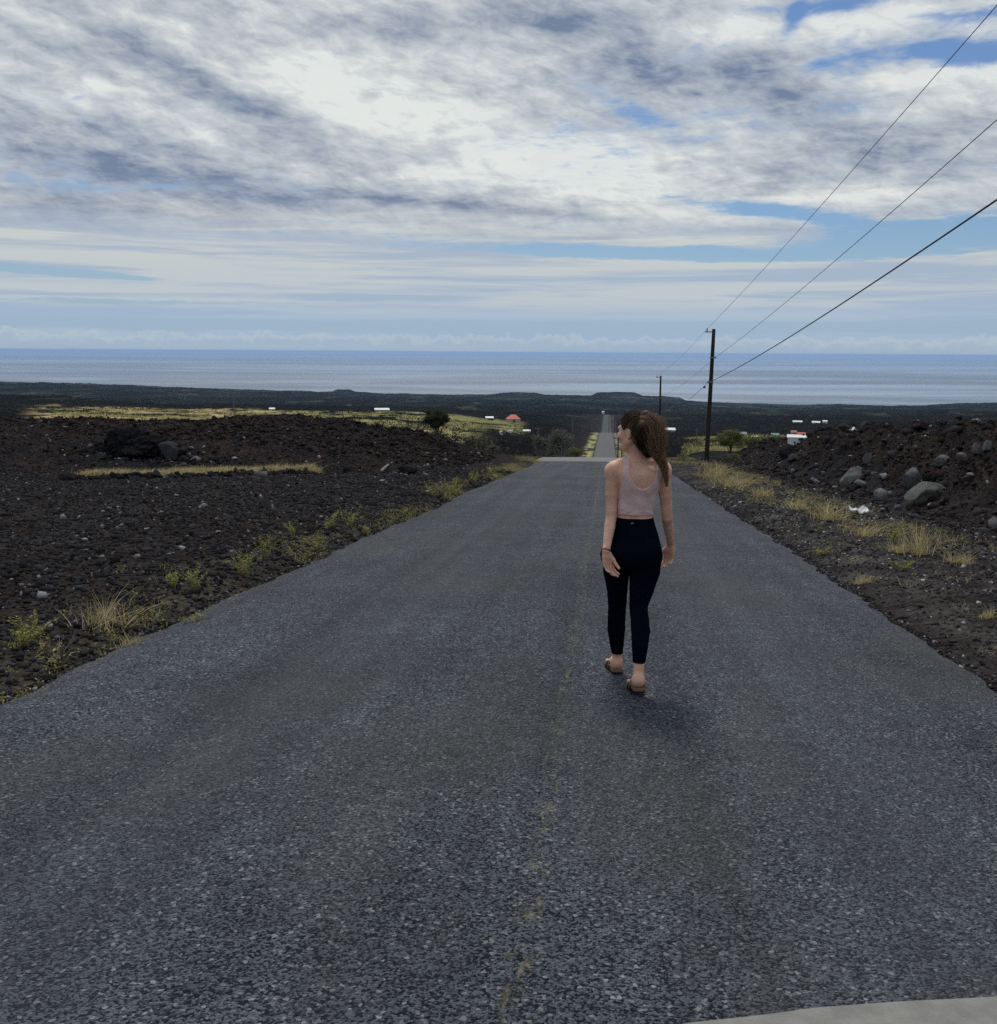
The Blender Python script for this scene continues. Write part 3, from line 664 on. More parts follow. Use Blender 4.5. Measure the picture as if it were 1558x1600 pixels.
def build_scrub():
    n = 5200; d = np.exp(rng.uniform(math.log(75), math.log(1300), n)); az = rng.uniform(math.radians(-36), math.radians(24), n); x, y = d*np.sin(az), d*np.cos(az)
    k = (fbm(x/30, y/60, 4, 111) > -.03) & (np.abs(x-ROAD_C) > 7); x, y, d = x[k], y[k], d[k]; n = len(x); z = H(x, y)
    sz = rng.uniform(.35, 1.1, n)*(1+d*.0016); m = 26; Pc = np.repeat(np.stack([x, y, z], 1), m, 0)+rng.normal(size=(n*m, 3))*np.repeat(sz, m)[:, None]*np.array([.55, .55, .3]); Pc[:, 2] += np.repeat(sz, m)*.25
    V, Fq, C = leaves(Pc, 1.0, [(.020,.026,.015),(.03,.036,.018),(.07,.07,.035),(.018,.020,.018),(.04,.034,.024)])
    c0 = np.repeat(Pc, 4, 0); V = c0+(V-c0)*np.repeat(np.repeat(sz, m), 4)[:, None]*.42
    tag(mesh('scrub', V, Fq, M_LEAF, col=C), kind='stuff')
build_scrub()
def weed(u, v, hpx, label, kind='leafy', wide=1., name=None, cat=None, group=None):
    p = hit(u, v); d = math.hypot(p[0], p[1]); h = hpx*d/F0
    if kind == 'grass':
        V, Fq, C = blades(np.array([p[0]]), np.array([p[1]]), np.array([h]), 110, np.array([h*.16*wide]), .33*wide, STRAW+YGRN[3:], .0035*max(1, d/10), Z=None)
        return tag(mesh(name or 'grass_tuft', V, Fq, M_LEAF, None, p, col=C), label, cat or 'grass tuft', group)
    root = empty(name or 'weed', p, label, cat or 'weed', group)
    G = Geo(); Pc = []
    ns = 9 if kind == 'leafy' else 6
    for i in range(ns):
        a = rng.uniform(0, 6.28); ln = rng.uniform(.15, .9)*wide; hh = h*rng.uniform(.55, 1.05)
        pts = [p+np.array([0, 0, -.02])]
        for t in (.33, .66, 1.): pts.append(p+np.array([math.cos(a)*ln*hh*t*(.7+.5*t), math.sin(a)*ln*hh*t*(.7+.5*t), hh*(t-.12*ln*t*t)])+rng.normal(size=3)*hh*.03)
        G.tube(pts, [.0035*(1+h), .0028*(1+h), .002*(1+h), .001], 4, False)
        for k in range(34 if kind == 'leafy' else 8):
            t = rng.uniform(.15, 1.); j = min(int(t*3), 2); f = t*3-j; Pc.append(pts[j]*(1-f)+pts[j+1]*f+rng.normal(size=3)*hh*.04)
    G.out('stem', simple_cache('weed_stem', (.16,.15,.07)), root)
    V, Fq, C = leaves(np.array(Pc), max(.022, .085*h), YGRN if kind == 'leafy' else STRAW); mesh('leaves', V, Fq, M_LEAF, root, col=C)
    return root
_sc = {}
def simple_cache(n, c, **k):
    if n not in _sc: _sc[n] = simple(n, c, **k)
    return _sc[n]
def build_weeds():
    g = 'yellow green weeds along the left road edge'
    for u, v, h, lb, k in [(305,988,34,'low green weed touching the left edge of the asphalt nearest the camera','leafy'),(271,918,24,'small green weed left of the yellow-tipped upright one','leafy'),
        (303,922,36,'upright yellow-tipped weed in the left gravel','leafy'),(383,900,44,'wide leafy weed spreading at the bend of the left verge','leafy'),(412,868,34,'bushy yellow green weed nearest behind the wide leafy one','leafy'),
        (458,838,24,'thin twiggy weed leaning left on the left verge','leafy'),(496,862,36,'dense pale green weed patch midway along the left verge','leafy'),(512,828,30,'feathery weed with two arching stems beside the left road edge','leafy'),
        (546,824,34,'tall feathery weed just right of the two-stemmed one','leafy'),(572,838,16,'short green weed hugging the left asphalt edge','leafy'),(632,806,14,'small weed tuft on the asphalt side of the left verge','leafy'),
        (678,776,28,'yellowish clump of weeds left of the big far clump','leafy'),(708,774,34,'largest far clump of weeds near the crest on the left verge','leafy'),(740,756,24,'rounded weed clump second last before the crest','leafy'),
        (766,744,22,'last tall weed clump before the crest on the left verge','leafy'),(52,1000,44,'spindly weed with yellow flower heads at the left picture edge','leafy'),(34,1012,40,'leafy weed left of the yellow flowering one','leafy')]:
        weed(u, v, h, lb, k, 1.1, group=g)
    weed(168, 974, 52, 'sprawling dry grass tuft with long pale blades in the left gravel', 'grass', 2.4)
    weed(204, 1016, 26, 'straw coloured tuft at the left asphalt edge', 'grass', 2.2)
    weed(56, 1100, 22, 'tiny dry yellow tuft on the nearest left asphalt edge', 'grass', 2.0)
    weed(95, 1040, 40, 'reddish brown dead weed low in the near left verge', 'dry', 1.6)
    g = 'tufts on the right verge'
    for u, v, h, w, lb in [(1434,866,50,1.2,'tallest golden grass tuft standing on the right verge'),(1296,812,34,2.2,'spreading golden tuft below the white scrap'),(1250,796,22,1.6,'small pale tuft left of the spreading golden one'),
        (1120,744,26,2.2,'bright yellow green grass clump nearest the utility pole'),(1148,760,24,2.4,'wide grass clump just right of the pole clump'),(1190,776,20,2,'low straw tuft on the cinder verge between two clumps'),
        (1352,838,26,2.2,'dry tuft right of the spreading golden one'),(1400,862,18,2.4,'low tuft at the left foot of the tallest tuft'),(1500,880,22,2.6,'pale matted tuft near the right picture edge'),
        (1346,912,16,2.2,'yellow brown tuft growing on the right asphalt edge'),(1545,966,16,2.2,'straw tuft low at the right picture edge')]:
        weed(u, v, h, lb, 'grass', w, group=g)
    weed(1286, 868, 16, 'small bright green weed on the right asphalt edge', 'leafy', 1.8)
    weed(1416, 893, 16, 'green weed in the cinders below the tallest tuft', 'leafy', 1.8)
    weed(1395, 850, 40, 'leaning yellow leafed weed left of the tallest tuft', 'leafy', 1.2)
build_weeds()
def shrub(u, v, wpx, hpx, label, cols, name='bush', cat='bush', dist=None, dens=1., stems=9, leaf=.09, twig_col=(.10,.085,.07), trunk=.30, lob=9, squash=.75):
    if dist is None: p = hit(u, v)
    else:
        d = ray(u, v); hh = math.hypot(d[0], d[1]); p = np.array([d[0]/hh*dist, d[1]/hh*dist, 0]); p[2] = float(H(p[0], p[1]))
    d = math.hypot(p[0], p[1]); w, h = wpx*d/F0, hpx*d/F0
    if dist is not None: h = (CAM_Z - d*az_slope(u, v-hpx)[1]) - p[2]
    root = empty(name, p, label, cat)
    G = Geo(); cl = []
    for i in range(stems):
        a = i*2.4+rng.uniform(-.4, .4); r0 = rng.uniform(.1, .95)*w*.42; top = h*rng.uniform(.55, .93)*(1-.25*(r0/(w*.42))**2)
        e = p+np.array([math.cos(a)*r0, math.sin(a)*r0, top]); m = p+np.array([math.cos(a)*r0*.35, math.sin(a)*r0*.35, top*.5])+rng.normal(size=3)*w*.02
        G.tube([p-np.array([0,0,.1]), m, e], [.022*h, .014*h, .005*h], 5, False)
        for k in range(3):
            a2 = rng.uniform(0, 6.28); q = m*.4+e*.6; e2 = q+np.array([math.cos(a2)*w*.16, math.sin(a2)*w*.16, h*rng.uniform(.02, .2)]); G.tube([q, e2], [.008*h, .003*h], 4, False); cl.append((e2, w*.13))
        cl.append((e, w*.15))
    for i in range(lob):
        a = rng.uniform(0, 6.28); r0 = math.sqrt(rng.random())*w*.40; cl.append((p+np.array([math.cos(a)*r0, math.sin(a)*r0, h*rng.uniform(trunk, .88)]), w*rng.uniform(.09, .17)))
    G.out('trunk' if cat == 'tree' else 'stems', simple_cache(name+'_wood', twig_col), root, smooth=True)
    Pc = []
    for c, r in cl:
        n = int(190*dens); q = rng.normal(size=(n, 3)); q /= np.linalg.norm(q, axis=1)[:, None]; q *= (rng.random(n)**.45)[:, None]*r; q[:, 2] *= squash; Pc.append(c+q)
    V, Fq, C = leaves(np.concatenate(Pc), leaf*h*.6, cols); mesh('crown' if cat == 'tree' else 'foliage', V, Fq, M_LEAF, root, col=C)
    return root
DKG = [(.030,.050,.022),(.045,.065,.03),(.06,.08,.04)]
OLV = [(.15,.16,.06),(.20,.20,.08),(.11,.12,.05)]
BRN = [(.13,.13,.105),(.16,.15,.125),(.10,.115,.08)]
shrub(684, 690, 48, 50, 'dark green many-stemmed tree standing on the lava mound', DKG, 'tree', 'tree', stems=11, trunk=.5, lob=12)
shrub(1141, 706, 52, 34, 'round olive green bush behind the nearest utility pole', OLV, dist=62, lob=14)
shrub(1146, 722, 22, 14, 'small yellow green bush between the pole and the bank', OLV, lob=4, stems=5)
shrub(875, 712, 50, 48, 'grey brown thicket left of the road just past the crest', BRN, 'thicket', 'thicket', dist=78, dens=.10, stems=46, twig_col=(.22,.21,.20), leaf=.06)
shrub(845, 712, 34, 34, 'sparse bare-twigged shrub left of the brown thicket', BRN, 'bare_shrub', 'shrub', dist=84, dens=.08, stems=22, twig_col=(.18,.17,.16))
shrub(898, 712, 26, 14, 'low green shrub beside the road where it drops away', OLV, dist=66, lob=5, stems=6)
shrub(1068, 722, 30, 10, 'low yellow green shrub on the right shoulder at the crest', OLV, lob=5, stems=6)
shrub(1172, 698, 34, 16, 'flat spreading green shrub behind the olive bush', OLV, dist=90, lob=7, stems=6)
shrub(1218, 692, 30, 13, 'grey green shrub in front of the long white shed', BRN+OLV, dist=120, lob=6, stems=6)
shrub(770, 706, 26, 12, 'small scrubby bush low in the lava left of the crest', BRN, dist=60, lob=5, stems=6)
# ------------------------------------------------------------ utility poles and cables
def pole(base, top, r0, r1, label, arm=True, clamp=True, group='wooden utility poles along the road'):
    base = np.array(base, float); top = np.array(top, float)
    root = empty('utility_pole', base, label, 'utility pole', group)
    G = Geo(); n = 9; pts = [base-np.array([0,0,.3])]+[base+(top-base)*t for t in np.linspace(0, 1, n)]; G.tube(pts, [r0]+list(np.linspace(r0, r1, n)), 14); G.out('post', M_POLE, root, smooth=True)
    if arm:
        a = top+np.array([0, 0, -.16]); e = a+np.array([-.46, 0, .0]); G = Geo(); G.box((a+e)/2, (.50, .05, .06)); G.out('crossarm', M_STEEL, root)
        G = Geo(); c = e+np.array([.10, 0, .03]); G.tube([c, c+np.array([0,0,.05]), c+np.array([0,0,.07]), c+np.array([0,0,.11]), c+np.array([0,0,.13]), c+np.array([0,0,.17])], [.02,.045,.028,.042,.026,.022], 10); G.out('insulator', simple_cache('grey_porcelain', (.20,.21,.23), rough=.3), root, smooth=True)
    if clamp:
        L = np.linalg.norm(top-base)
        for f, sgn in ((.785, 1), (.60, -1)):
            c = base+(top-base)*f; G = Geo(); G.box(c+np.array([sgn*(r0+.03)*.9, -.02, 0]), (.12, .06, .09)); G.tube([c-np.array([0,0,.03]), c+np.array([0,0,.03])], r0*1.07, 14); G.out('cable_bracket', M_STEEL, root)
    return root
def cable(a, b, sag, r, label, name='cable', n=44, tn=6):
    a, b = np.array(a, float), np.array(b, float); t = np.linspace(0, 1, n)[:, None]; P = a+(b-a)*t; P[:, 2] -= 4*sag*(t*(1-t))[:, 0]
    G = Geo(); G.tube(P, r, tn); o = G.out(name, M_WIRE, None, a, True); return tag(o, label, 'cable', 'overhead cables')
def build_poles():
    b1 = hit(1104, 719); t1 = at_y(1115.5, 514, b1[1])
    pole(b1, t1, .135, .095, 'tall dark wooden pole on the right verge, nearest and largest of the line')
    y2 = b1[1]+46; b2 = at_y(1030, 700, y2); b2[2] = float(H(b2[0], y2))-.2; t2 = at_y(1032.5, 587, y2)
    pole(b2, t2, .12, .085, 'second utility pole, its top showing behind the walking woman')
    prev_y = 1.0
    arm1 = t1+np.array([-.36, 0, .03]); arm2 = t2+np.array([-.36, 0, .03]); 
    c1, c2 = b1+(t1-b1)*.785+np.array([.14, 0, 0]), b1+(t1-b1)*.595+np.array([-.14, 0, 0]); d1, d2 = b2+(t2-b2)*.80, b2+(t2-b2)*.60
    def back(P, u, v, y, sag):        # the cable passes the picture edge at (u, v); its near pole stands at y = prev_y
        e = at_y(u, v, y); t = (P[1]-y)/(P[1]-prev_y); q = P+(e-P)/t; q[2] = P[2]+(e[2]+4*sag*t*(1-t)-P[2])/t; return q
    def zoff(P, u, v):                # distance along the span where the sight line through the picture edge meets the pole line's plane
        d = ray(u, v); s = d[0]/d[1]; xl = P[0]; y = xl/s*1.0; return y
    for P, Q, u, v, sag, r, nm in ((arm1, arm2, 1558, 8, .25, .007, 'top'), (c1, d1, 1558, 187, .3, .0075, 'middle'), (c2, d2, 1558, 312, .35, .015, 'lowest')):
        y = zoff(P, u, v); q = back(P, u, v, y, sag)
        cable(P, q, sag, r, f'{nm} overhead cable rising from the nearest pole to the right picture edge')
        cable(P, Q, .3, r*.8, f'{nm} cable running on from the nearest pole to the second pole')
    # splice weight on the lowest cable
    q = c2+(d2-c2)*.045; q[2] -= .02+.05; G = Geo(); G.tube([q+np.array([0,.12,-.01]), q+np.array([0,.06,-.02]), q-np.array([0,.06,.02]), q-np.array([0,.12,.01])], [.03,.07,.07,.03], 10); tag(G.out('splice_case', M_WIRE, None, q, True), 'small black splice case hanging on the lowest cable beside the pole', 'splice case')
    g = 'wooden utility poles along the road'
    for u, vt, y, lb, r in ((966, 655, 215, 'dark pole just left of the woman\'s face, down the hill', .14), (972, 660, 260, 'pole hidden partly by the woman\'s head, down the hill', .14),
                            (951, 643, 560, 'far thin pole right beside the top of the distant road', .15), (960, 650, 470, 'far pole second right of the distant road', .15), (963.5, 652, 420, 'far pole third right of the distant road', .15)):
        x = at_y(u, 690, y)[0]; bz = float(H(x, y)); tp = at_y(u, vt, y); tp[0] = x
        pole((x, y, bz), tp, r, r*.8, lb, arm=False, clamp=False)
    for u, vt, vb, d, lb in ((366.5, 617, 657, 180, 'lone thin grey pole at the far edge of the yellow field'), (840, 667, 702, 130, 'thin grey pole by the brown thicket'), (895, 652, 667, 420, 'short far pole left of the distant road'),
                             (1088.5, 670, 684, 230, 'short grey pole left of the nearest utility pole')):
        dd = ray(u, vb); hh = math.hypot(dd[0], dd[1]); x, y = dd[0]/hh*d, dd[1]/hh*d; z = float(H(x, y)); tz = CAM_Z-d*az_slope(u, vt)[1]
        rt = empty('grey_pole', (x, y, z), lb, 'pole', 'thin grey poles in the lava field'); G = Geo(); G.tube([(x, y, z-.3), (x, y, tz)], [.0008*d*.55, .0008*d*.45], 8); G.out('post', simple_cache('weathered_grey_wood', (.14,.135,.13)), rt)
        G = Geo(); G.box((x, y, tz-.25), (.9, .07, .07)); G.out('crossarm', simple_cache('weathered_grey_wood', (.14,.135,.13)), rt)
build_poles()
# ------------------------------------------------------------ distant buildings
def house(u, v, wpx, hpx, wall, roof, label, yaw=0., style='gable', name='house', roofshare=.5, depth=.7, cat='house', sink=0):
    p = hit(u, v, True); d = math.hypot(p[0], p[1]); k = d/F0; w, h = wpx*k, hpx*k; dp = w*depth
    root = empty(name, p, label, cat); wh = h*(1-roofshare); yaw = yaw+math.atan2(-p[0], p[1])*1.0
    c_, s_ = math.cos(yaw), math.sin(yaw)
    def T(Vl): Vl = np.array(Vl, float); return np.stack([Vl[:,0]*c_-Vl[:,1]*s_+p[0], Vl[:,0]*s_+Vl[:,1]*c_+p[1], Vl[:,2]+p[2]], 1)
    def bx(c, s): x, y, z = np.array(s)/2; return [(c[0]+i*x, c[1]+j*y, c[2]+q*z) for q in (-1, 1) for i, j in ((-1,-1),(1,-1),(1,1),(-1,1))]
    BF = [(3,2,1,0),(4,5,6,7),(0,1,5,4),(1,2,6,5),(2,3,7,6),(3,0,4,7)]
    ww = w*.92
    wl = mesh('wall', T(bx((0,0,wh/2-.4), (ww, dp*.92, wh+.8))), BF, wall, root)
    o = w*.5; e = dp*.5; z0 = wh-.02; z1 = h
    if style == 'hip': rv = [(-o,-e,z0),(o,-e,z0),(o,e,z0),(-o,e,z0),(-o*.35,0,z1),(o*.35,0,z1)]; rf = [(0,1,5,4),(1,2,5),(2,3,4,5),(3,0,4),(3,2,1,0)]
    elif style == 'shed': rv = [(-o,-e,z0),(o,-e,z0),(o,e,z0),(-o,e,z0),(-o,-e,z0+.12*h),(o,-e,z0+.12*h),(o,e,z1),(-o,e,z1)]; rf = BF
    else: rv = [(-o,-e,z0),(o,-e,z0),(o,e,z0),(-o,e,z0),(-o,0,z1),(o,0,z1)]; rf = [(0,1,5,4),(2,3,4,5),(1,2,5),(3,0,4),(3,2,1,0)]
    mesh('roof', T(rv), rf, roof, root)
    nwin = max(1, int(ww/3.2))
    for i in range(nwin):
        x = (i+.5)/nwin*ww-ww/2
        if i == nwin//2: mesh('door', T(bx((x, -dp*.46-.01, wh*.40), (min(1.0, ww*.18), .06, wh*.78))), BF, M_DARK, root)
        else: mesh('window', T(bx((x, -dp*.46-.01, wh*.55), (min(1.2, ww*.16), .06, wh*.38))), BF, M_DARK, root)
    return root
house(597, 643, 23, 5, M_GREYW, M_WHITE, 'long white roofed shed beyond the yellow field', .1, 'shed', 'shed', .55, .5, 'shed')
house(425, 641, 9, 4, M_GREYW, M_WHITE, 'small white roofed hut far left of the long white shed', .1, 'gable', 'hut', .5, .7, 'hut')
house(765, 656, 13, 5, M_DARK, M_WHITE, 'low white roofed shed left of the red roofed house', .05, 'shed', 'shed', .5, .6, 'shed')
house(802, 660, 21, 12, M_GREYW, M_RED, 'red hip roofed house in the lava field left of the road', .2, 'hip', 'house', .55, .8)
house(942.5, 646, 4, 3.5, M_WHITE, M_WHITE, 'tiny white hut beside the far end of the road', 0, 'gable', 'hut', .4, .8, 'hut')
house(1038, 674, 34, 5, M_GREYW, M_WHITE, 'long low white roof just right of the woman\'s head', .1, 'shed', 'shed', .6, .4, 'shed')
house(1251, 689, 40, 8, M_WHITE, M_WHITE, 'long white metal shed at the left end of the lava bank', .05, 'shed', 'shed', .45, .3, 'shed')
house(1240, 681, 9, 8, M_PINK, M_PINK, 'small faded pink hut behind the long white metal shed', .1, 'gable', 'hut', .35, .8, 'hut')
house(1252, 682, 12, 5, M_PINK, M_RED, 'low reddish hut right of the faded pink hut', .1, 'gable', 'hut', .45, .6, 'hut')
house(1211, 683, 12, 6, M_GRN, M_GRN, 'pale green cabin left of the pink hut', .1, 'gable', 'cabin', .4, .7, 'cabin')
house(1160, 681, 13, 6, M_GRN, M_GREYW, 'grey green cabin just right of the olive bush', .1, 'gable', 'cabin', .45, .6, 'cabin')
house(1179, 685, 10, 4, M_DARK, M_WHITE, 'small white roofed shelter between the two green cabins', .1, 'gable', 'shelter', .5, .7, 'shelter')
house(1246, 660.5, 14, 3, M_GREYW, M_WHITE, 'leftmost white roof of the far row of three', .1, 'gable', 'house', .6, .6)
house(1275, 661.5, 12, 3.4, M_GREYW, M_WHITE, 'middle white roof of the far row of three', .0, 'gable', 'house', .6, .6)
house(1289, 661, 7, 4, M_WHITE, M_WHITE, 'rightmost and smallest white house of the far row of three', .0, 'gable', 'house', .4, .8)
house(823, 675.5, 12, 4, M_GREYW, M_WHITE, 'flat white shelter in front of the red roofed house', .1, 'shed', 'shelter', .5, .6, 'shelter')
def tank(u, v, wpx, hpx, label):
    p = hit(u, v); k = math.hypot(p[0], p[1])/F0; r, h = wpx*k/2, hpx*k; root = empty('water_tank', p, label, 'water tank')
    G = Geo(); G.tube([p-np.array([0,0,.3]), p+np.array([0,0,h*.8])], r, 24); G.out('wall', M_WHITE, root); G = Geo(); G.tube([p+np.array([0,0,h*.8+.01]), p+np.array([0,0,h*.85]), p+np.array([0,0,h])], [r*1.04, r*1.03, r*.1], 24); G.out('lid', simple_cache('tank_lid_cloth', (.5,.53,.55)), root)
tank(783, 679, 6, 6, 'round white water tank on the green patch left of the thicket')
tank(797, 676, 9, 4, 'wide low pale water tank right of the round white one')
# white scrap lying at the foot of the bank, and a pale driftwood stick
def scraps():
    p = hit(1343, 803); k = math.hypot(p[0], p[1])/F0; G = Geo(); n = 9; V = []
    for j in range(4):
        for i in range(n):
            x = (i/(n-1)-.5)*27*k; V.append(p+np.array([x, j*.07, .05+.06*math.sin(i*.9+j)*.5+.05*(j == 2)-.0*x+.02*math.cos(i*2.1)]))
    Fc = [(j*n+i, j*n+i+1, (j+1)*n+i+1, (j+1)*n+i) for j in range(3) for i in range(n-1)]
    Vb = [q-np.array([0,0,.025]) for q in V]; m = len(V)
    G.add(V+Vb, Fc+[tuple(q+m for q in f[::-1]) for f in Fc]+[(i, i+1, i+1+m, i+m)[::-1] for i in range(n-1)]+[(3*n+i, 3*n+i+1, 3*n+i+1+m, 3*n+i+m) for i in range(n-1)]+[(0,n,n+m,m),(n,2*n,2*n+m,n+m),(2*n,3*n,3*n+m,2*n+m)])
    tag(G.out('plastic_scrap', M_WHITE, None, p), 'crumpled white plastic scrap at the foot of the right bank', 'litter')
    p = hit(1334, 674); k = math.hypot(p[0], p[1])/F0; G = Geo(); V = [p+np.array([(-5+1.6*i)*k, .08*j, .02+(.10 if i in (3, 4) else .03)*k/.02*.9*(.6+.4*math.sin(i*1.7+j))]) for j in range(3) for i in range(7)]; m = len(V)
    Fc = [(j*7+i, j*7+i+1, (j+1)*7+i+1, (j+1)*7+i) for j in range(2) for i in range(6)]; G.add(V+[q-np.array([0,0,.06]) for q in V], Fc+[tuple(q+m for q in f[::-1]) for f in Fc]+[(i+1, i, i+m, i+1+m) for i in range(6)]+[(14+i, 15+i, 15+i+m, 14+i+m) for i in range(6)])
    tag(G.out('plastic_bag', M_WHITE, None, p), 'small white plastic bag caught on the crest of the right bank', 'litter')
    p = hit(601, 737); k = math.hypot(p[0], p[1])/F0; G = Geo(); G.tube([p+np.array([-5*k, 0, .02]), p+np.array([0, .05, 6*k]), p+np.array([6*k, .1, 11*k])], [.05, .045, .03], 7); tag(G.out('driftwood_stick', simple_cache('bleached_wood', (.45,.43,.38)), None, p), 'bleached stick leaning out of the dark rock on the left', 'stick')
scraps()
# concrete slab at the photographer's feet
def slab():
    def gp(u, v):
        d = ray(u, v); n = np.array([0, .0771, 1.]); t = (-CAM_Z+.03)/(d@n); return np.array([0, 0, CAM_Z])+d*t
    E = [gp(u, v) for u, v in ((900,1640),(1000,1612),(1085,1597),(1180,1587),(1235,1580),(1250,1577),(1290,1573),(1400,1565),(1500,1560),(1558,1557),(1750,1546),(2100,1530))]
    back = E[-1]+np.array([.1, -1.6, .125]); back2 = E[0]+np.array([0, -1.2, .093])
    top = np.array(E+[back, back2]); n = len(top); V = np.concatenate([top, top-np.array([0, 0, .06])])
    m, t, b = new_mat('pale_concrete'); co = t.n('ShaderNodeTexCoord').outputs['Object']
    a_ = t.noise(co, 14, 6, .6, .2); f_ = t.noise(co, 160, 3, .6); c = t.mix(t.ss(a_, .3, .7), (.155,.155,.15), (.21,.21,.20)); k = t.lin(f_, .3, .7, .9, 1.1); c = t.mix(1.0, c, t.comb(k, k, k), 'MULTIPLY')
    t.L.new(c, b.inputs['Base Color']); b.inputs['Roughness'].default_value = .8
    tag(mesh('pavement', V, [tuple(range(n)), tuple(range(n, 2*n))[::-1]]+[(i, i+n, (i+1) % n+n, (i+1) % n) for i in range(n)], m), kind='structure')
slab()
# ------------------------------------------------------------ person
class SDF:
    """distance field on a grid, polygonised with surface nets: one continuous skin"""
    def __init__(s, lo, hi, h):
        s.lo = np.array(lo, float); s.h = h; s.n = np.ceil((np.array(hi)-s.lo)/h-1e-6).astype(int)+1
        s.D = np.full(tuple(s.n), .08, np.float32)
    def box(s, lo, hi):
        a = np.clip(np.floor((np.array(lo)-s.lo)/s.h).astype(int), 0, s.n-1); b = np.clip(np.ceil((np.array(hi)-s.lo)/s.h).astype(int)+1, 1, s.n)
        sl = tuple(slice(a[i], max(b[i], a[i]+1)) for i in range(3))
        ax = [s.lo[i]+s.h*np.arange(sl[i].start, sl[i].stop) for i in range(3)]
        return sl, ax[0][:, None, None], ax[1][None, :, None], ax[2][None, None, :]
    def join(s, sl, d, k, sub=False):
        D = s.D[sl]
        if sub:
            h = np.clip(.5-.5*(D+d)/k, 0, 1); s.D[sl] = D*(1-h)-d*h+k*h*(1-h)
        else:
            h = np.clip(.5+.5*(D-d)/k, 0, 1); s.D[sl] = D*(1-h)+d*h-k*h*(1-h)
    def cap(s, a, b, ra, rb, k=.012, flat=None, sub=False):
        """tapered limb from a to b; flat=(axis, factor) squashes it along an axis"""
        a = np.asarray(a, float); b = np.asarray(b, float); m = max(ra, rb)+.045
        sl, X, Y, Z = s.box(np.minimum(a, b)-m, np.maximum(a, b)+m)
        ab = b-a; L = float(ab@ab)+1e-12
        t = np.clip(((X-a[0])*ab[0]+(Y-a[1])*ab[1]+(Z-a[2])*ab[2])/L, 0, 1)
        dx, dy, dz = X-a[0]-t*ab[0], Y-a[1]-t*ab[1], Z-a[2]-t*ab[2]
        q = dx*dx+dy*dy+dz*dz
        if flat is not None:
            ax, f = np.asarray(flat[0], float), flat[1]; ax = ax/np.linalg.norm(ax)
            w = dx*ax[0]+dy*ax[1]+dz*ax[2]; q = q + w*w*(1/f**2-1)
        s.join(sl, (np.sqrt(q)-(ra+(rb-ra)*t)).astype(np.float32), k, sub)
    def ell(s, c, r, k=.012, M=None, sub=False):
        c = np.asarray(c, float); r = np.asarray(r, float); m = r.max()+.045
        sl, X, Y, Z = s.box(c-m, c+m); x, y, z = X-c[0], Y-c[1], Z-c[2]
        if M is not None: x, y, z = (M[0, i]*x+M[1, i]*y+M[2, i]*z for i in range(3))
        k0 = np.sqrt((x/r[0])**2+(y/r[1])**2+(z/r[2])**2); k1 = np.sqrt((x/r[0]**2)**2+(y/r[1]**2)**2+(z/r[2]**2)**2)+1e-9
        s.join(sl, (k0*(k0-1)/k1).astype(np.float32), k, sub)
    def loft(s, T, k=.02):
        """rows (z, cx, cy, half width, half depth) from low to high"""
        T = np.array(T, float); lo = [min(T[:,1]-T[:,3])-.04, min(T[:,2]-T[:,4])-.04, T[0,0]-.04]; hi = [max(T[:,1]+T[:,3])+.04, max(T[:,2]+T[:,4])+.04, T[-1,0]+.04]
        sl, X, Y, Z = s.box(lo, hi)
        zf = np.linspace(T[0,0], T[-1,0], 200)
        S = [np.interp(zf, T[:,0], T[:,i]) for i in range(1, 5)]
        for _ in range(12):
            for q in S: q[1:-1] = (q[:-2]+2*q[1:-1]+q[2:])/4
        zc = np.clip(Z, T[0,0], T[-1,0]); cx, cy, a, b = (np.interp(zc, zf, q) for q in S)
        p = 2.3
        rr = (np.abs((X-cx)/a)**p+np.abs((Y-cy)/b)**p)**(1/p)
        d = (rr-1)*np.minimum(a, b); dz = np.maximum(np.abs(Z-(T[0,0]+T[-1,0])/2)-(T[-1,0]-T[0,0])/2, 0)
        s.join(sl, np.where(dz > 0, np.hypot(np.maximum(d, 0), dz), d).astype(np.float32), k)
    def grids(s): return s.box(s.lo, s.lo+s.h*s.n)[1:]
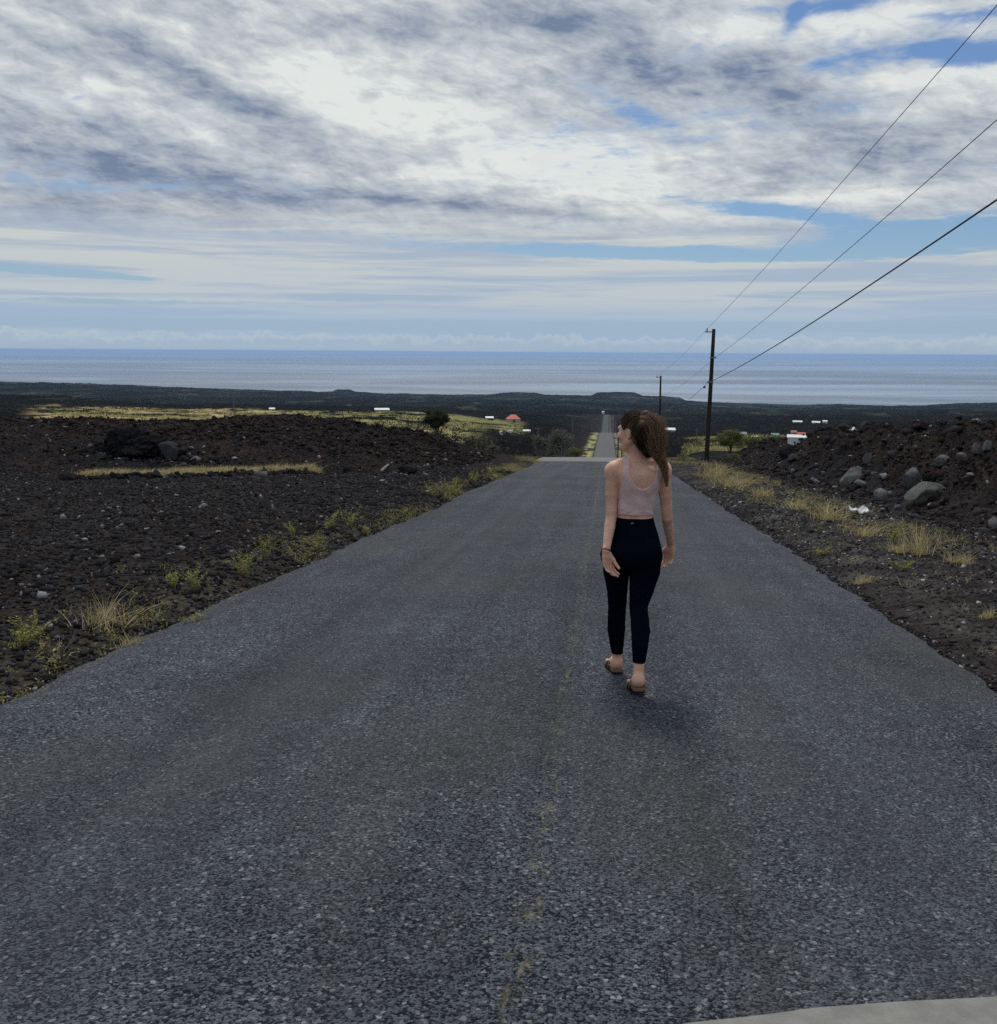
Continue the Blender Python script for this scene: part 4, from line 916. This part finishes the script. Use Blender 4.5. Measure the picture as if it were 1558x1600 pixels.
def nets(D, lo, h, smooth=1):
    ins = D < 0; n = np.array(D.shape)
    c = sum(ins[i:n[0]-1+i, j:n[1]-1+j, k:n[2]-1+k].astype(np.int8) for i in (0, 1) for j in (0, 1) for k in (0, 1))
    act = (c > 0) & (c < 8); idx = np.full(act.shape, -1, np.int64); ci = np.argwhere(act); idx[tuple(ci.T)] = np.arange(len(ci))
    P = np.zeros((len(ci), 3)); cnt = np.zeros(len(ci))
    cor = [(i, j, k) for i in (0, 1) for j in (0, 1) for k in (0, 1)]
    val = {q: D[ci[:,0]+q[0], ci[:,1]+q[1], ci[:,2]+q[2]].astype(float) for q in cor}
    for q in cor:
        for ax in range(3):
            if q[ax] == 0:
                w = list(q); w[ax] = 1; w = tuple(w); a, b = val[q], val[w]; m = (a < 0) != (b < 0)
                t = np.where(m, a/np.where(a-b == 0, 1, a-b), 0)
                pt = np.array(q, float)[None]+np.zeros((len(ci), 3)); pt[:, ax] += t
                P += pt*m[:, None]; cnt += m
    P = P/cnt[:, None]+ci; Fs = []
    for ax in range(3):
        o1, o2 = [(1, 2), (2, 0), (0, 1)][ax]
        a = ins.take(range(n[ax]-1), ax); b = ins.take(range(1, n[ax]), ax); e = np.argwhere(a != b)
        e = e[(e[:, o1] > 0) & (e[:, o2] > 0) & (e[:, o1] < n[o1]-1) & (e[:, o2] < n[o2]-1)]
        flip = a[tuple(e.T)]; q = []
        for (d1, d2) in ((0, 0), (-1, 0), (-1, -1), (0, -1)):
            f = e.copy(); f[:, o1] += d1; f[:, o2] += d2; q.append(idx[tuple(f.T)])
        q = np.stack(q, 1); q[~flip] = q[~flip][:, ::-1]; Fs.append(q)
    Fq = np.concatenate(Fs); Fq = Fq[(Fq >= 0).all(1)]
    for _ in range(smooth):
        acc = np.zeros_like(P); k = np.zeros(len(P))
        for i in range(4):
            a, b = Fq[:, i], Fq[:, (i+1) % 4]
            for d in range(3): acc[:, d] += np.bincount(a, P[b, d], len(P))+np.bincount(b, P[a, d], len(P))
            k += np.bincount(a, minlength=len(P))+np.bincount(b, minlength=len(P))
        P = P*.5+.5*acc/np.maximum(k, 1)[:, None]
    return P*h+lo, Fq[:, ::-1]
def cols_mat(name, fn):
    m, t, b = new_mat(name); fn(t, b); return m
def build_person():
    P = at_y; g0 = float(road_z(5.8))+.015
    head_c = P(991, 675, 5.80)
    fwd = np.array([-math.sin(R(58)), math.cos(R(58)), -.05]); fwd /= np.linalg.norm(fwd)
    rgt = np.cross(fwd, [0, 0, 1.]); rgt /= np.linalg.norm(rgt); up = np.cross(rgt, fwd)
    def hd(r_, f_, u_): return head_c + rgt*r_ + fwd*f_ + up*u_
    HM = np.stack([rgt, fwd, up], 1)
    b = SDF([-.30, 5.38, g0-.03], [.42, 6.40, 1.27], .0037)
    px = 5.8/F0*1.01
    def W(u, v, y=5.8): return P(u, v, y)
    rows = []
    for (u, v, hw, dep, y) in [(986,882,40,.105,5.80),(986,868,46,.118,5.79),(988,852,42.5,.112,5.795),(991,836,36,.100,5.805),(991,820,31,.088,5.81),(991.5,808,27.5,.082,5.812),
                               (992,797,27,.083,5.812),(994.5,780,28.5,.090,5.815),(997.5,765,30.5,.098,5.82),(998,750,34,.10,5.82),(997.5,738,37,.092,5.815),(998,729,36,.07,5.81),(999,721,24,.055,5.81)]:
        p = W(u, v); rows.append((p[2], p[0], y, hw*px, dep))
    b.loft(rows)
    # seat, shoulder blades, chest
    for (u, v, r) in ((967,866,(.072,.075,.080)),(1006,866,(.074,.078,.082))): b.ell(W(u, v, 5.735), r, .04)
    b.ell(W(982,752,5.90), (.055,.05,.055), .03); b.ell(W(1014,752,5.90), (.055,.05,.055), .03)
    for u in (984, 1014): b.ell(W(u, 748, 5.742), (.036,.022,.055), .05)
    # neck and trapezius
    nb = W(1000, 722, 5.81); nt = hd(0, -.015, -.055)
    b.cap(nb, nt, .052, .050, .03)
    b.cap(W(1000,716,5.81), W(960,729,5.81), .036, .034, .035); b.cap(W(1000,716,5.81), W(1036,728,5.81), .036, .032, .035)
    # arms
    def arm(S, E, Wr, r0):
        S, E, Wr = map(np.array, (S, E, Wr)); b.ell(S, (r0*1.12, r0*1.15, r0*1.15), .03)
        m = S*.5+E*.5; b.cap(S, m, r0*.98, r0*.90, .02); b.cap(m, E, r0*.90, r0*.78, .006)
        f = E*.72+Wr*.28; b.cap(E, f, r0*.78, r0*.77, .005); b.cap(f, Wr, r0*.77, .0215, .005)
    LS, LE, LW = W(957,737,5.80), W(955,808,5.77), W(947,861,5.635)
    RS, RE, RW = W(1037,736,5.80), W(1042.5,810,5.86), W(1048,851,5.99)
    arm(LS, LE, LW, .041); arm(RS, RE, RW, .040)
    # hands
    def hand(Wr, down, pal, curl, side, spread=.60):
        down = np.array(down, float); down /= np.linalg.norm(down)
        pal = np.array(pal, float); pal -= down*(pal@down); pal /= np.linalg.norm(pal)
        th = np.cross(down, pal)*side       # toward the thumb
        K = Wr+down*.082
        b.cap(Wr-down*.005, Wr+down*.03, .023, .027, .012, (pal, .62))
        b.cap(Wr+down*.03+th*.008, K+th*.019, .024, .0185, .012, (pal, .60)); b.cap(Wr+down*.03-th*.008, K-th*.020-down*.006, .024, .0175, .012, (pal, .60))
        L = [(.030,.040,.024,.020,.0080),(.0102,.044,.028,.022,.0082),(-.0102,.041,.026,.021,.0078),(-.029,.032,.020,.018,.0070)]
        for i, (off, l1, l2, l3, r) in enumerate(L):
            a0 = curl*(.75+.12*i); p0 = K+th*off*.92+down*(-.006 if i in (0, 3) else 0); sp = th*off*5.0
            ang = 0.
            prev = p0-down*.02; b.cap(prev, p0, r*1.08, r*1.08, .005)
            for l, da in ((l1, a0), (l2, a0*1.25), (l3, a0*.9)):
                ang += da; dr = down*math.cos(ang)+pal*math.sin(ang)+sp*.25; dr /= np.linalg.norm(dr)
                q = p0+dr*l; b.cap(p0, q, r, r*.93, .0035); p0 = q; r *= .94
        t0 = Wr+down*.022+th*.020; d1 = down*.75+th*spread+pal*.35; d1 /= np.linalg.norm(d1); t1 = t0+d1*.042
        d2 = down*.9+th*.15+pal*.40; d2 /= np.linalg.norm(d2); t2 = t1+d2*.032; t3 = t2+(d2*.9+pal*.3)*.025
        b.cap(t0, t1, .0145, .0115, .010); b.cap(t1, t2, .0105, .0095, .006); b.cap(t2, t3, .0095, .0078, .005)
    hand(LW, (.16, .02, -1), (.66, -.75, 0), .46, -1, .22)
    hand(RW, (-.06, .10, -1), (-.55, -.82, 0), .55, 1)
    # legs: each grown on its own, so the gap between them stays open
    LA = W(964, 1036, 6.08); RA = W(998, 1062, 5.57)
    LK = W(964.5, 947, 5.98); RK = W(997.5, 947, 5.74)
    LCH = [(W(964,868,5.82), .080), (W(963.2,892,5.86), .0735), (W(964.5,919,5.93), .0585), (LK, .0505), (W(963.5,966,6.00), .0495), (W(963,983,6.01), .0500), (W(963.8,1005,6.05), .0395), (W(964.5,1022,6.075), .0300), (LA, .0280)]
    RCH = [(W(1008,868,5.78), .086), (W(1007,892,5.78), .0865), (W(1003,919,5.76), .0680), (RK, .0490), (W(999.5,966,5.69), .0480), (W(1001,985,5.66), .0505), (W(1000,1010,5.62), .0420), (W(998.6,1034,5.595), .0325), (RA, .0285)]
    def legs(dst):
        out = []
        for ch in (LCH, RCH):
            q = SDF(dst.lo, dst.lo+dst.h*(dst.n-1), dst.h)
            for (p0, r0), (p1, r1) in zip(ch[:-1], ch[1:]): q.cap(p0, p1, r0, r1, .004)
            out.append(q.D)
        d = np.minimum(out[0], out[1]); del out
        h = np.clip(.5+.5*(dst.D-d)/.03, 0, 1); dst.D = (dst.D*(1-h)+d*h-.03*h*(1-h)).astype(np.float32)
    legs(b)
    feet = []
    for An, heel_uv, yh, tilt, yaw in ((LA, (964,1050), 6.035, .0, .17), (RA, (999,1079), 5.515, .16, .12)):
        gz = float(road_z(yh))+.02
        hz = gz+.024+.035 + (.022 if tilt else 0)
        hl = np.array([An[0], yh+.028, hz]); f = np.array([-math.sin(yaw), math.cos(yaw), 0.])
        sl_ = -.077-tilt*.35
        ball = hl+f*.135; ball[2] = float(road_z(ball[1]))+.02+.024+.017; toe = hl+f*.19; toe[2] = ball[2]-.008
        lat = np.array([f[1], -f[0], 0])
        b.cap(An, hl+np.array([0, .012, .01]), .029, .031, .02); b.ell(hl, (.030,.036,.033), .015)
        b.cap(hl+f*.01, ball, .029, .020, .02); b.cap(An+f*.01-np.array([0,0,.02]), hl+f*.09+np.array([0,0,.0]), .028, .022, .03)
        b.cap(ball-lat*.016, ball+lat*.016, .020, .017, .012)
        for k in range(5):
            o = (k-2)*.0165; b.cap(ball+lat*o, toe+lat*o*.95-f*(.006*abs(k-1)), .0095, .0085 if k else .011, .004)
        feet.append((hl, ball, toe, f, lat))
    # head
    b.ell(hd(0, -.012, .028), (.074, .092, .082), .02, HM)
    b.ell(hd(0, .022, -.020), (.060, .068, .078), .02, HM)
    b.cap(hd(0, .060, -.092), hd(0, .045, -.085), .022, .030, .02)
    for q in (-1, 1):
        b.cap(hd(q*.050, -.002, -.048), hd(q*.018, .058, -.088), .018, .018, .02)
        b.ell(hd(q*.034, .066, -.022), (.022,.018,.020), .018, HM)
        b.ell(hd(q*.031, .088, .010), (.014,.010,.009), .008, HM, sub=True)
        e = hd(q*.072, -.006, -.008)
        b.ell(e, (.010, .018, .031), .005, HM); b.ell(hd(q*.083, -.002, -.006), (.006,.010,.019), .004, HM, sub=True)
    b.cap(hd(-.03, .080, .026), hd(.03, .080, .026), .010, .010, .014)
    b.cap(hd(0, .084, .014), hd(0, .107, -.020), .0075, .0105, .008); b.ell(hd(0, .100, -.026), (.015,.012,.008), .006, HM)
    b.cap(hd(-.016, .086, -.051), hd(.016, .086, -.051), .0065, .0065, .005); b.cap(hd(-.014, .086, -.060), hd(.014, .086, -.060), .0068, .0068, .005)
    b.cap(hd(-.014, .096, -.0555), hd(.014, .096, -.0555), .0022, .0022, .003, sub=True)
    b.ell(hd(0, .078, -.088), (.016,.014,.013), .012, HM)
    X, Y, Z = b.grids(); D = b.D
    # furrow of the spine
    spx = np.interp(Z, [W(991,860)[2], W(991,740)[2]], [W(989,860)[0], W(999,740)[0]])
    D = D + (.005*np.exp(-((X-spx)/.016)**2)*sst(-Y, -5.80, -5.77)*sst(Z, W(991,855)[2], W(991,835)[2])*(1-sst(Z, W(991,765)[2], W(991,735)[2]))).astype(np.float32)
    root = empty('person', (W(990,1080)[0], 5.8, g0), 'woman in pink crop tank and navy leggings walking down the road, looking left', 'person')
    def skin(t, bb):
        co = t.n('ShaderNodeTexCoord').outputs['Object']
        n = t.noise(co, 14, 4, .6); c = t.mix(t.ss(n, .3, .7), (.60,.335,.24), (.72,.43,.32)); t.L.new(c, bb.inputs['Base Color'])
        bb.inputs['Roughness'].default_value = .5; bb.inputs['Subsurface Weight'].default_value = .12; bb.inputs['Subsurface Radius'].default_value = (1,.35,.2); bb.inputs['Subsurface Scale'].default_value = .012
        bn = t.n('ShaderNodeBump'); bn.inputs['Strength'].default_value = .12; bn.inputs['Distance'].default_value = .002; t.L.new(t.noise(co, 160, 3, .6), bn.inputs['Height']); t.L.new(bn.outputs[0], bb.inputs['Normal'])
    MS = cols_mat('skin', skin)
    V, Fq = nets(D, b.lo, b.h); mesh('body', V, Fq, MS, root, smooth=True)
    # leggings
    wz = W(991, 808)[2]
    hemL, hemR = W(964, 1021.5, 6.06)[2], W(998, 1034, 5.60)[2]
    sideX = W(982, 990)[0]+.0*Z
    hem = np.where(X < sideX, hemL, hemR)+.06*(Y-5.8)*0
    def near_seg(a, c, r):
        a = np.array(a); ab = np.array(c)-a; t = np.clip(((X-a[0])*ab[0]+(Y-a[1])*ab[1]+(Z-a[2])*ab[2])/(ab@ab), 0, 1)
        return np.sqrt((X-a[0]-t*ab[0])**2+(Y-a[1]-t*ab[1])**2+(Z-a[2]-t*ab[2])**2)-r
    # a clean lower-body field for the cloth (no arms or hands in it)
    c = SDF(b.lo, b.lo+b.h*(b.n-1), b.h); b_, c.D = b, np.full_like(b.D, .08)
    c.loft(rows)
    for (u, v, r) in ((967,866,(.072,.075,.080)),(1006,866,(.074,.078,.082))): c.ell(W(u, v, 5.735), r, .04)
    D0 = b.D; b = c
    legs(c)
    wr = (.0012*np.sin(Z*90+8*np.sin(X*25+Y*9))*np.exp(-((Z-LK[2])/.09)**2)).astype(np.float32)
    Dl = c.D-.0045-wr
    Dl = np.maximum(Dl, Z-wz-.10*(Y-5.8)*0); Dl = np.maximum(Dl, hem-Z)
    V, Fq = nets(Dl.astype(np.float32), c.lo, c.h)
    ML = simple('navy_stretch_fabric', (.0022,.0034,.0100), .9, .03, var=.15, scale=25)
    lg = mesh('leggings', V, Fq, ML, root, smooth=True)
    lp = W(988, 819, 5.70); G = Geo()
    k = np.linspace(-1.15*math.pi/1.0*.62, 1.15*math.pi*.62, 12)
    yb = 5.8
    zz_ = lp[2]; 
    rr_ = sorted(rows); ydep = float(np.interp(zz_, [q[0] for q in rr_], [q[2]-q[4] for q in rr_]))
    lp = np.array([lp[0], ydep-.009, zz_])
    arc = [lp+np.array([math.sin(q)*.0058, 0, math.cos(q)*.0058]) for q in k]
    G.tube(arc, .0013, 5); G.out('emblem', simple('reflective_print', (.42,.44,.47), .35, .6, var=0), lg)
    # tank top: same trunk, cut by neckline, armholes and hem
    t_ = SDF(b_.lo, b_.lo+b_.h*(b_.n-1), b_.h); t_.loft(rows)
    t_.ell(W(982,752,5.90), (.055,.05,.055), .03); t_.ell(W(1014,752,5.90), (.055,.05,.055), .03)
    for u in (984, 1014): t_.ell(W(u, 748, 5.742), (.036,.022,.055), .05)
    t_.cap(W(1000,716,5.81), W(960,729,5.81), .036, .034, .035); t_.cap(W(1000,716,5.81), W(1036,728,5.81), .036, .032, .035)
    t_.ell(LS, (.0459,.047,.047), .03); t_.ell(RS, (.0448,.046,.046), .03)
    fold = (.0016*np.sin(Z*150+5*np.sin(X*22))*np.exp(-((Z-W(991,798)[2])/.012)**2)).astype(np.float32) + (.0012*np.sin(Z*70+X*50+Y*20)).astype(np.float32)
    Dt = np.maximum(t_.D, -.03)-.0048-fold
    Dt = np.maximum(Dt, W(991,803)[2]-Z)
    cxn = W(1004.5, 740)[0]
    back = Y < 5.81
    zc = np.where(back, W(991,728)[2], W(991,728)[2]); rxn, rzn = np.where(back, .076, .075), np.where(back, .122, .11)
    dn = (np.sqrt(((X-cxn)/rxn)**2+(np.minimum(Z-zc, 0)/rzn)**2)-1)*.072
    Dt = np.maximum(Dt, -dn)                                   # scooped neck
    for sgn, ux in ((-1, 971.5), (1, 1036)):
        xs = np.interp(Z, [W(991,775)[2], W(991,764)[2], W(991,748)[2], W(991,720)[2]], [W(ux-8*sgn*-1, 770)[0]+sgn*.03, W(ux+2.5*sgn, 765)[0], W(ux-1.5*sgn, 750)[0], W(ux-2.0*sgn, 722)[0]])
        Dt = np.maximum(Dt, sgn*(X-xs))
    V, Fq = nets(Dt.astype(np.float32), t_.lo, t_.h)
    MT = simple('pink_ribbed_cotton', (.62,.445,.44), .9, .15, var=.12, scale=18, bump=.25, bscale=220, sheen=.2)
    mesh('tank_top', V, Fq, MT, root, smooth=True)
    # bracelet
    G = Geo(); ax = (LW-LE)/np.linalg.norm(LW-LE); a1 = np.cross(ax, [0, 1, 0]); a1 /= np.linalg.norm(a1); a2 = np.cross(ax, a1); cc = LW-ax*.004
    G.tube([cc+(a1*math.cos(q)+a2*math.sin(q))*.0262+ax*.003*math.sin(q) for q in np.linspace(0, 2*math.pi, 28)], .0028, 6, False)
    G.out('bracelet', simple('dark_red_cord', (.10,.008,.012), .6), root, smooth=True)
    # eyes
    for q in (-1, 1):
        G = Geo(); ce = hd(q*.031, .069, .009)
        n_ = 12; Pv = []; 
        for i in range(7):
            for j_ in range(n_):
                th, ph = math.pi*i/6, 2*math.pi*j_/n_
                Pv.append(ce+.0118*(fwd*math.cos(th)+rgt*math.sin(th)*math.cos(ph)+up*math.sin(th)*math.sin(ph)))
        G.add(Pv, [(i*n_+j_, i*n_+(j_+1) % n_, (i+1)*n_+(j_+1) % n_, (i+1)*n_+j_) for i in range(6) for j_ in range(n_)])
        ey = G.out('eye', simple('eye_white', (.7,.68,.65), .2, .5, var=0), root, smooth=True)
        G = Geo(); ci = ce+fwd*.0105; G.tube([ci, ci+fwd*.0018], [.0052, .0048], 12); G.out('iris', simple('brown_iris', (.03,.016,.01), .2, .6, var=0), ey)
    # hair: scalp shell + ponytail mass + loose strands
    h = SDF(head_c-.2, head_c+np.array([.30, .2, .22]), .004); h.D[:] = .08
    h.ell(hd(0, -.014, .032), (.081, .099, .088), .02, HM); h.ell(hd(0, -.048, -.012), (.060, .052, .062), .03, HM)
    X2, Y2, Z2 = h.grids()
    lr = (X2-head_c[0])*rgt[0]+(Y2-head_c[1])*rgt[1]+(Z2-head_c[2])*rgt[2]
    lf = (X2-head_c[0])*fwd[0]+(Y2-head_c[1])*fwd[1]+(Z2-head_c[2])*fwd[2]
    lu = (X2-head_c[0])*up[0]+(Y2-head_c[1])*up[1]+(Z2-head_c[2])*up[2]
    # hairline: forehead, temple, round the ear, nape
    line = np.interp(lf, [-.12,-.055,-.030,-.018,.012,.030,.055,.075], [-.075,-.062,-.020,.022,.026,.010,.045,.075])
    cut = (line-lu)*.8
    groove = (.0022*np.sin(55*np.arctan2(lr, lu-.02+.5*lf)*1.0+6*np.sin(lf*40))).astype(np.float32)
    Dh = np.maximum(h.D-groove, cut)
    S0 = hd(.0, -.075, .085)
    top = W(1001, 645, 5.76)
    path = [W(1000,650,5.755), W(1009,648,5.74), W(1018,657,5.72), W(1022,673,5.70), W(1023,690,5.695), W(1026,706,5.70), W(1034,720,5.715), W(1039,734,5.725), W(1041,748,5.73), W(1042,761,5.735)]
    path = np.array(path); prad = np.array([.022,.033,.042,.046,.043,.033,.023,.017,.011,.005])
    inner = [W(1000,652,5.76), W(1006,665,5.70), W(1006,685,5.69), W(1008,700,5.70), W(1014,714,5.715)]; irad = [.022,.040,.042,.032,.010]
    hs = SDF(head_c+np.array([-.05,-.25,-.45]), head_c+np.array([.28,.15,.20]), .005)
    for i in range(len(path)-1): hs.cap(path[i], path[i+1], prad[i]*.62, prad[i+1]*.62, .02)
    for i in range(4): hs.cap(inner[i], inner[i+1], irad[i]*.7, irad[i+1]*.7, .02)
    X3, Y3, Z3 = hs.grids(); fib = (.0012*np.sin((X3*260+Y3*190)+9*np.sin(Z3*16)+4*np.sin(Z3*41))-.0).astype(np.float32)
    def hairm(t, bb):
        co = t.n('ShaderNodeTexCoord').outputs['Object']; mp = t.n('ShaderNodeMapping'); mp.inputs['Scale'].default_value = (120, 120, 12); t.L.new(co, mp.inputs[0])
        n = t.noise(mp.outputs[0], 1.0, 5, .65, .4); c = t.mix(t.ss(n, .3, .72), (.030,.016,.010), (.15,.080,.046)); t.L.new(c, bb.inputs['Base Color'])
        bb.inputs['Roughness'].default_value = .55; bb.inputs['Specular IOR Level'].default_value = .2
        bn = t.n('ShaderNodeBump'); bn.inputs['Strength'].default_value = .7; bn.inputs['Distance'].default_value = .003; t.L.new(n, bn.inputs['Height']); t.L.new(bn.outputs[0], bb.inputs['Normal'])
    MH = cols_mat('brown_hair', hairm)
    V, Fq = nets(Dh.astype(np.float32), h.lo, h.h); hair = mesh('hair', V, Fq, MH, root, smooth=True)
    V, Fq = nets(hs.D-fib, hs.lo, hs.h); pony = mesh('ponytail', V, Fq, MH, hair, smooth=True)
    # strands
    MSt = col_mat('hair_strand', .55, .18, None, 0, .35)
    Vs, Fs, Cs = [], [], []; base = 0; r_ = np.random.default_rng(3)
    def strand(pts, w, c0, c1):
        nonlocal base
        pts = np.array(pts); n = len(pts); tt = np.linspace(0, 1, n)
        a = r_.normal(size=3); a /= np.linalg.norm(a)
        tg = np.gradient(pts, axis=0); tg /= np.linalg.norm(tg, axis=1)[:, None]+1e-9
        s1 = np.cross(tg, a); s1 /= np.linalg.norm(s1, axis=1)[:, None]+1e-9; s2 = np.cross(tg, s1)
        ww = (w*(1-.75*tt))[:, None]
        for q in range(3): Vs.append(pts+ww*(s1*math.cos(q*2.094)+s2*math.sin(q*2.094)))
        for i in range(n-1):
            for q in range(3):
                q2 = (q+1) % 3; Fs.append((base+q*n+i, base+q2*n+i, base+q2*n+i+1, base+q*n+i+1))
        for q in range(3): Cs.append(np.outer(1-tt, c0)+np.outer(tt, c1))
        base += 3*n
    dk, md, lt = np.array([.034,.021,.015]), np.array([.18,.105,.064]), np.array([.60,.39,.235])
    tp = np.linspace(0, 1, 14)
    pk = np.linspace(0, 1, len(path)); pik = np.linspace(0, 1, len(inner))
    for i in range(3400):
        inn = r_.random() < .28
        K_, kk, rad_ = (np.array(inner), pik, np.array(irad)) if inn else (path, pk, prad)
        end = (r_.uniform(.48, .82) if r_.random() < .72 else r_.uniform(.8, 1.0)) if not inn else 1
        tq = tp*end
        c_ = np.stack([np.interp(tq, kk, K_[:, d]) for d in range(3)], 1); rr = np.interp(tq, kk, rad_)
        ph = r_.uniform(0, 6.28); q = r_.uniform(.55, 1.0)**.6; fly = (r_.random() < .28)*r_.uniform(.1, .8)
        ph_t = ph+1.2*np.sin(tq*5+r_.uniform(0, 6))*.35
        off = np.stack([np.cos(ph_t), np.sin(ph_t), .3*np.sin(ph_t*1.3)], 1)*(rr*q*(1+fly*np.sin(np.minimum(tq*1.5, 1)*3.0)*.9+fly*tq*.5))[:, None]
        wav = np.stack([np.sin(tq*19+r_.uniform(0, 6)), np.sin(tq*15+r_.uniform(0, 6)), np.sin(tq*17)], 1)*.0032*(.3+tq)[:, None]
        pts = c_+off+wav
        rightness = math.cos(ph)
        wgt = min(1, .30+.7*max(0, rightness)+.3*(q > .9)); cc_ = dk*(1-wgt)+md*wgt  # strands lighten toward the right: sunlit edge painted into their colour
        if r_.random() < .38: cc_ = lt*.8
        if inn: cc_ = dk*1.1+md*.15
        strand(pts, r_.uniform(.0005, .0010), cc_*.7, (cc_*.55+lt*.45 if not inn else cc_*1.3))
    for i in range(420):          # loose flyaway hairs on the right, sunlit rim put into their pale colour
        e_ = r_.uniform(.3, .85); tq = np.linspace(r_.uniform(.02, .2), e_, 12); c_ = np.stack([np.interp(tq, pk, path[:, d]) for d in range(3)], 1); rr = np.interp(tq, pk, prad)
        ph = r_.uniform(-1.1, 1.3); g_ = r_.uniform(1.0, 1.28); off = np.stack([np.cos(ph+.3*np.sin(tq*9)), np.sin(ph+.2*np.sin(tq*7)), .25*np.sin(tq*11+ph)], 1)*(rr*g_)[:, None]
        wv = np.stack([np.sin(tq*26+r_.uniform(0, 6)), np.cos(tq*22+r_.uniform(0, 6)), np.sin(tq*24)], 1)*.0050
        strand(c_+off+wv, .00055, md, lt)
    # hair drawn back over the skull to the tie, and frizz
    for i in range(900):
        a0 = r_.uniform(-1.9, 1.9); e0 = r_.uniform(-.25, 1.2)
        st = np.array([math.sin(a0)*math.cos(e0)*.083, math.cos(a0)*math.cos(e0)*.100-.014, math.sin(e0)*.090+.032])
        if np.interp(st[1], [-.12,-.055,-.030,-.018,.012,.030,.055,.075], [-.075,-.062,-.020,.022,.026,.010,.045,.075]) > st[2]: continue
        p0 = head_c+HM@st; en = path[0]+r_.normal(size=3)*.006
        pts = []
        for q in np.linspace(0, 1, 9):
            p = p0*(1-q)+en*q; l_ = HM.T@(p-head_c); e_ = l_-np.array([0, -.014, .032]); k_ = np.sqrt((e_[0]/.0835)**2+(e_[1]/.1015)**2+(e_[2]/.0905)**2)
            l_ = np.array([0, -.014, .032])+e_/max(k_, .3)*(1.0+(.02*math.sin(q*3.1) if i % 7 else .07*math.sin(q*3.1))); pts.append(head_c+HM@l_)
        cc_ = dk*1.2 if r_.random() < .6 else md
        strand(pts, .0006, cc_, cc_)
    for i in range(70):    # short wisps at the nape and crown
        a0 = r_.uniform(0, 6.28); st = hd(*(np.array([math.sin(a0)*.05, -.06-.02*r_.random(), -.055+.02*r_.random()])))
        strand([st, st+np.array([r_.normal()*.008, -.01, -.012]), st+np.array([r_.normal()*.016, -.012, -.03])], .0005, md, md)
    mesh('strands', np.concatenate(Vs), np.array(Fs), MSt, hair, col=np.concatenate(Cs))
    G = Geo(); tc = path[0]; tdir = (path[1]-path[0]); tdir /= np.linalg.norm(tdir); u1 = np.cross(tdir, [0, 1, 0]); u1 /= np.linalg.norm(u1); u2 = np.cross(tdir, u1)
    G.tube([tc+(u1*math.cos(q)+u2*math.sin(q))*.021 for q in np.linspace(0, 2*math.pi, 20)], .0045, 7, False); G.out('hair_tie', simple('black_elastic', (.02,.016,.016), .8), hair, smooth=True)
    # sandals
    MC = simple('worn_cork_footbed', (.20,.13,.08), .8, .2, var=.3, scale=60); MO = simple('black_outsole', (.012,.011,.011), .8); MB = simple('brown_leather_strap', (.075,.045,.028), .5, .4, var=.3, scale=40)
    MBk = simple('brass_buckle', (.55,.40,.20), .3, .5, .9, var=0)
    for hl, ball, toe, f, lat in feet:
        sr = empty('sandal', (0, 0, 0), None, None); sr.parent = root; sr.location = tuple(np.array([hl[0], hl[1], 0])-np.array(root.location)*np.array([1,1,0])+np.array([0,0,0]))
        def sole(zo, th, grow, name, mat):
            outl = []
            side = [(-.040,.020),(-.030,.032),(.0,.036),(.05,.033),(.10,.040),(.15,.046),(.19,.042),(.22,.028),(.232,.010)]
            pts2 = [(l, w) for l, w in side]+[(l, -w) for l, w in side[::-1]]
            n = len(pts2); Vt = []
            for dz in (0, -th):
                for l, w in pts2:
                    p = hl+f*l*(1+grow*.5)+lat*w*(1+grow)
                    zl = np.interp(l, [-.04, .02, .135, .2, .235], [hl[2]-.034, hl[2]-.034, ball[2]-.020, toe[2]-.014, toe[2]-.012])
                    p = np.array([p[0], p[1], zl+zo+dz]); Vt.append(p)
            Fc = [tuple(range(n))[::-1], tuple(range(n, 2*n))]+[(i, (i+1) % n, (i+1) % n+n, i+n) for i in range(n)]
            G = Geo(); G.add(Vt, Fc); G.out(name, mat, sr)
        sole(.002, .014, 0, 'footbed', MC); sole(-.012, .009, .03, 'outsole', MO)
        for l, hh in ((.075, .050), (.13, .037)):
            G = Geo(); arcp = []
            for q in np.linspace(-.15, math.pi+.15, 13):
                zb = np.interp(l, [0, .135], [hl[2]-.034, ball[2]-.020])
                arcp.append(hl*np.array([1,1,0])+f*l+lat*math.cos(q)*(.043 if l < .1 else .049)+np.array([0, 0, zb-.006+math.sin(q)*hh+.004]))
            arcp = np.array(arcp); wv = f*.014
            Vt = np.concatenate([arcp-wv, arcp+wv, arcp*1-wv+(arcp-arcp.mean(0))*.06, arcp+wv+(arcp-arcp.mean(0))*.06]); n = 13
            G.add(Vt, [(i, i+1, n+i+1, n+i) for i in range(n-1)]+[(2*n+i, 3*n+i, 3*n+i+1, 2*n+i+1) for i in range(n-1)]+[(i, 2*n+i, 2*n+i+1, i+1) for i in range(n-1)]+[(n+i, n+i+1, 3*n+i+1, 3*n+i) for i in range(n-1)])
            stp = G.out('strap', MB, sr)
            G = Geo(); bc = arcp[9]+(arcp[9]-arcp.mean(0))*.10
            sq = [bc+f*a+np.array([0,0,c__])*1.0+lat*0 for a, c__ in ((-.009,-.007),(.009,-.007),(.009,.007),(-.009,.007),(-.009,-.007))]
            G.tube(sq, .0016, 5); G.out('buckle', MBk, stp)
    return root
build_person()
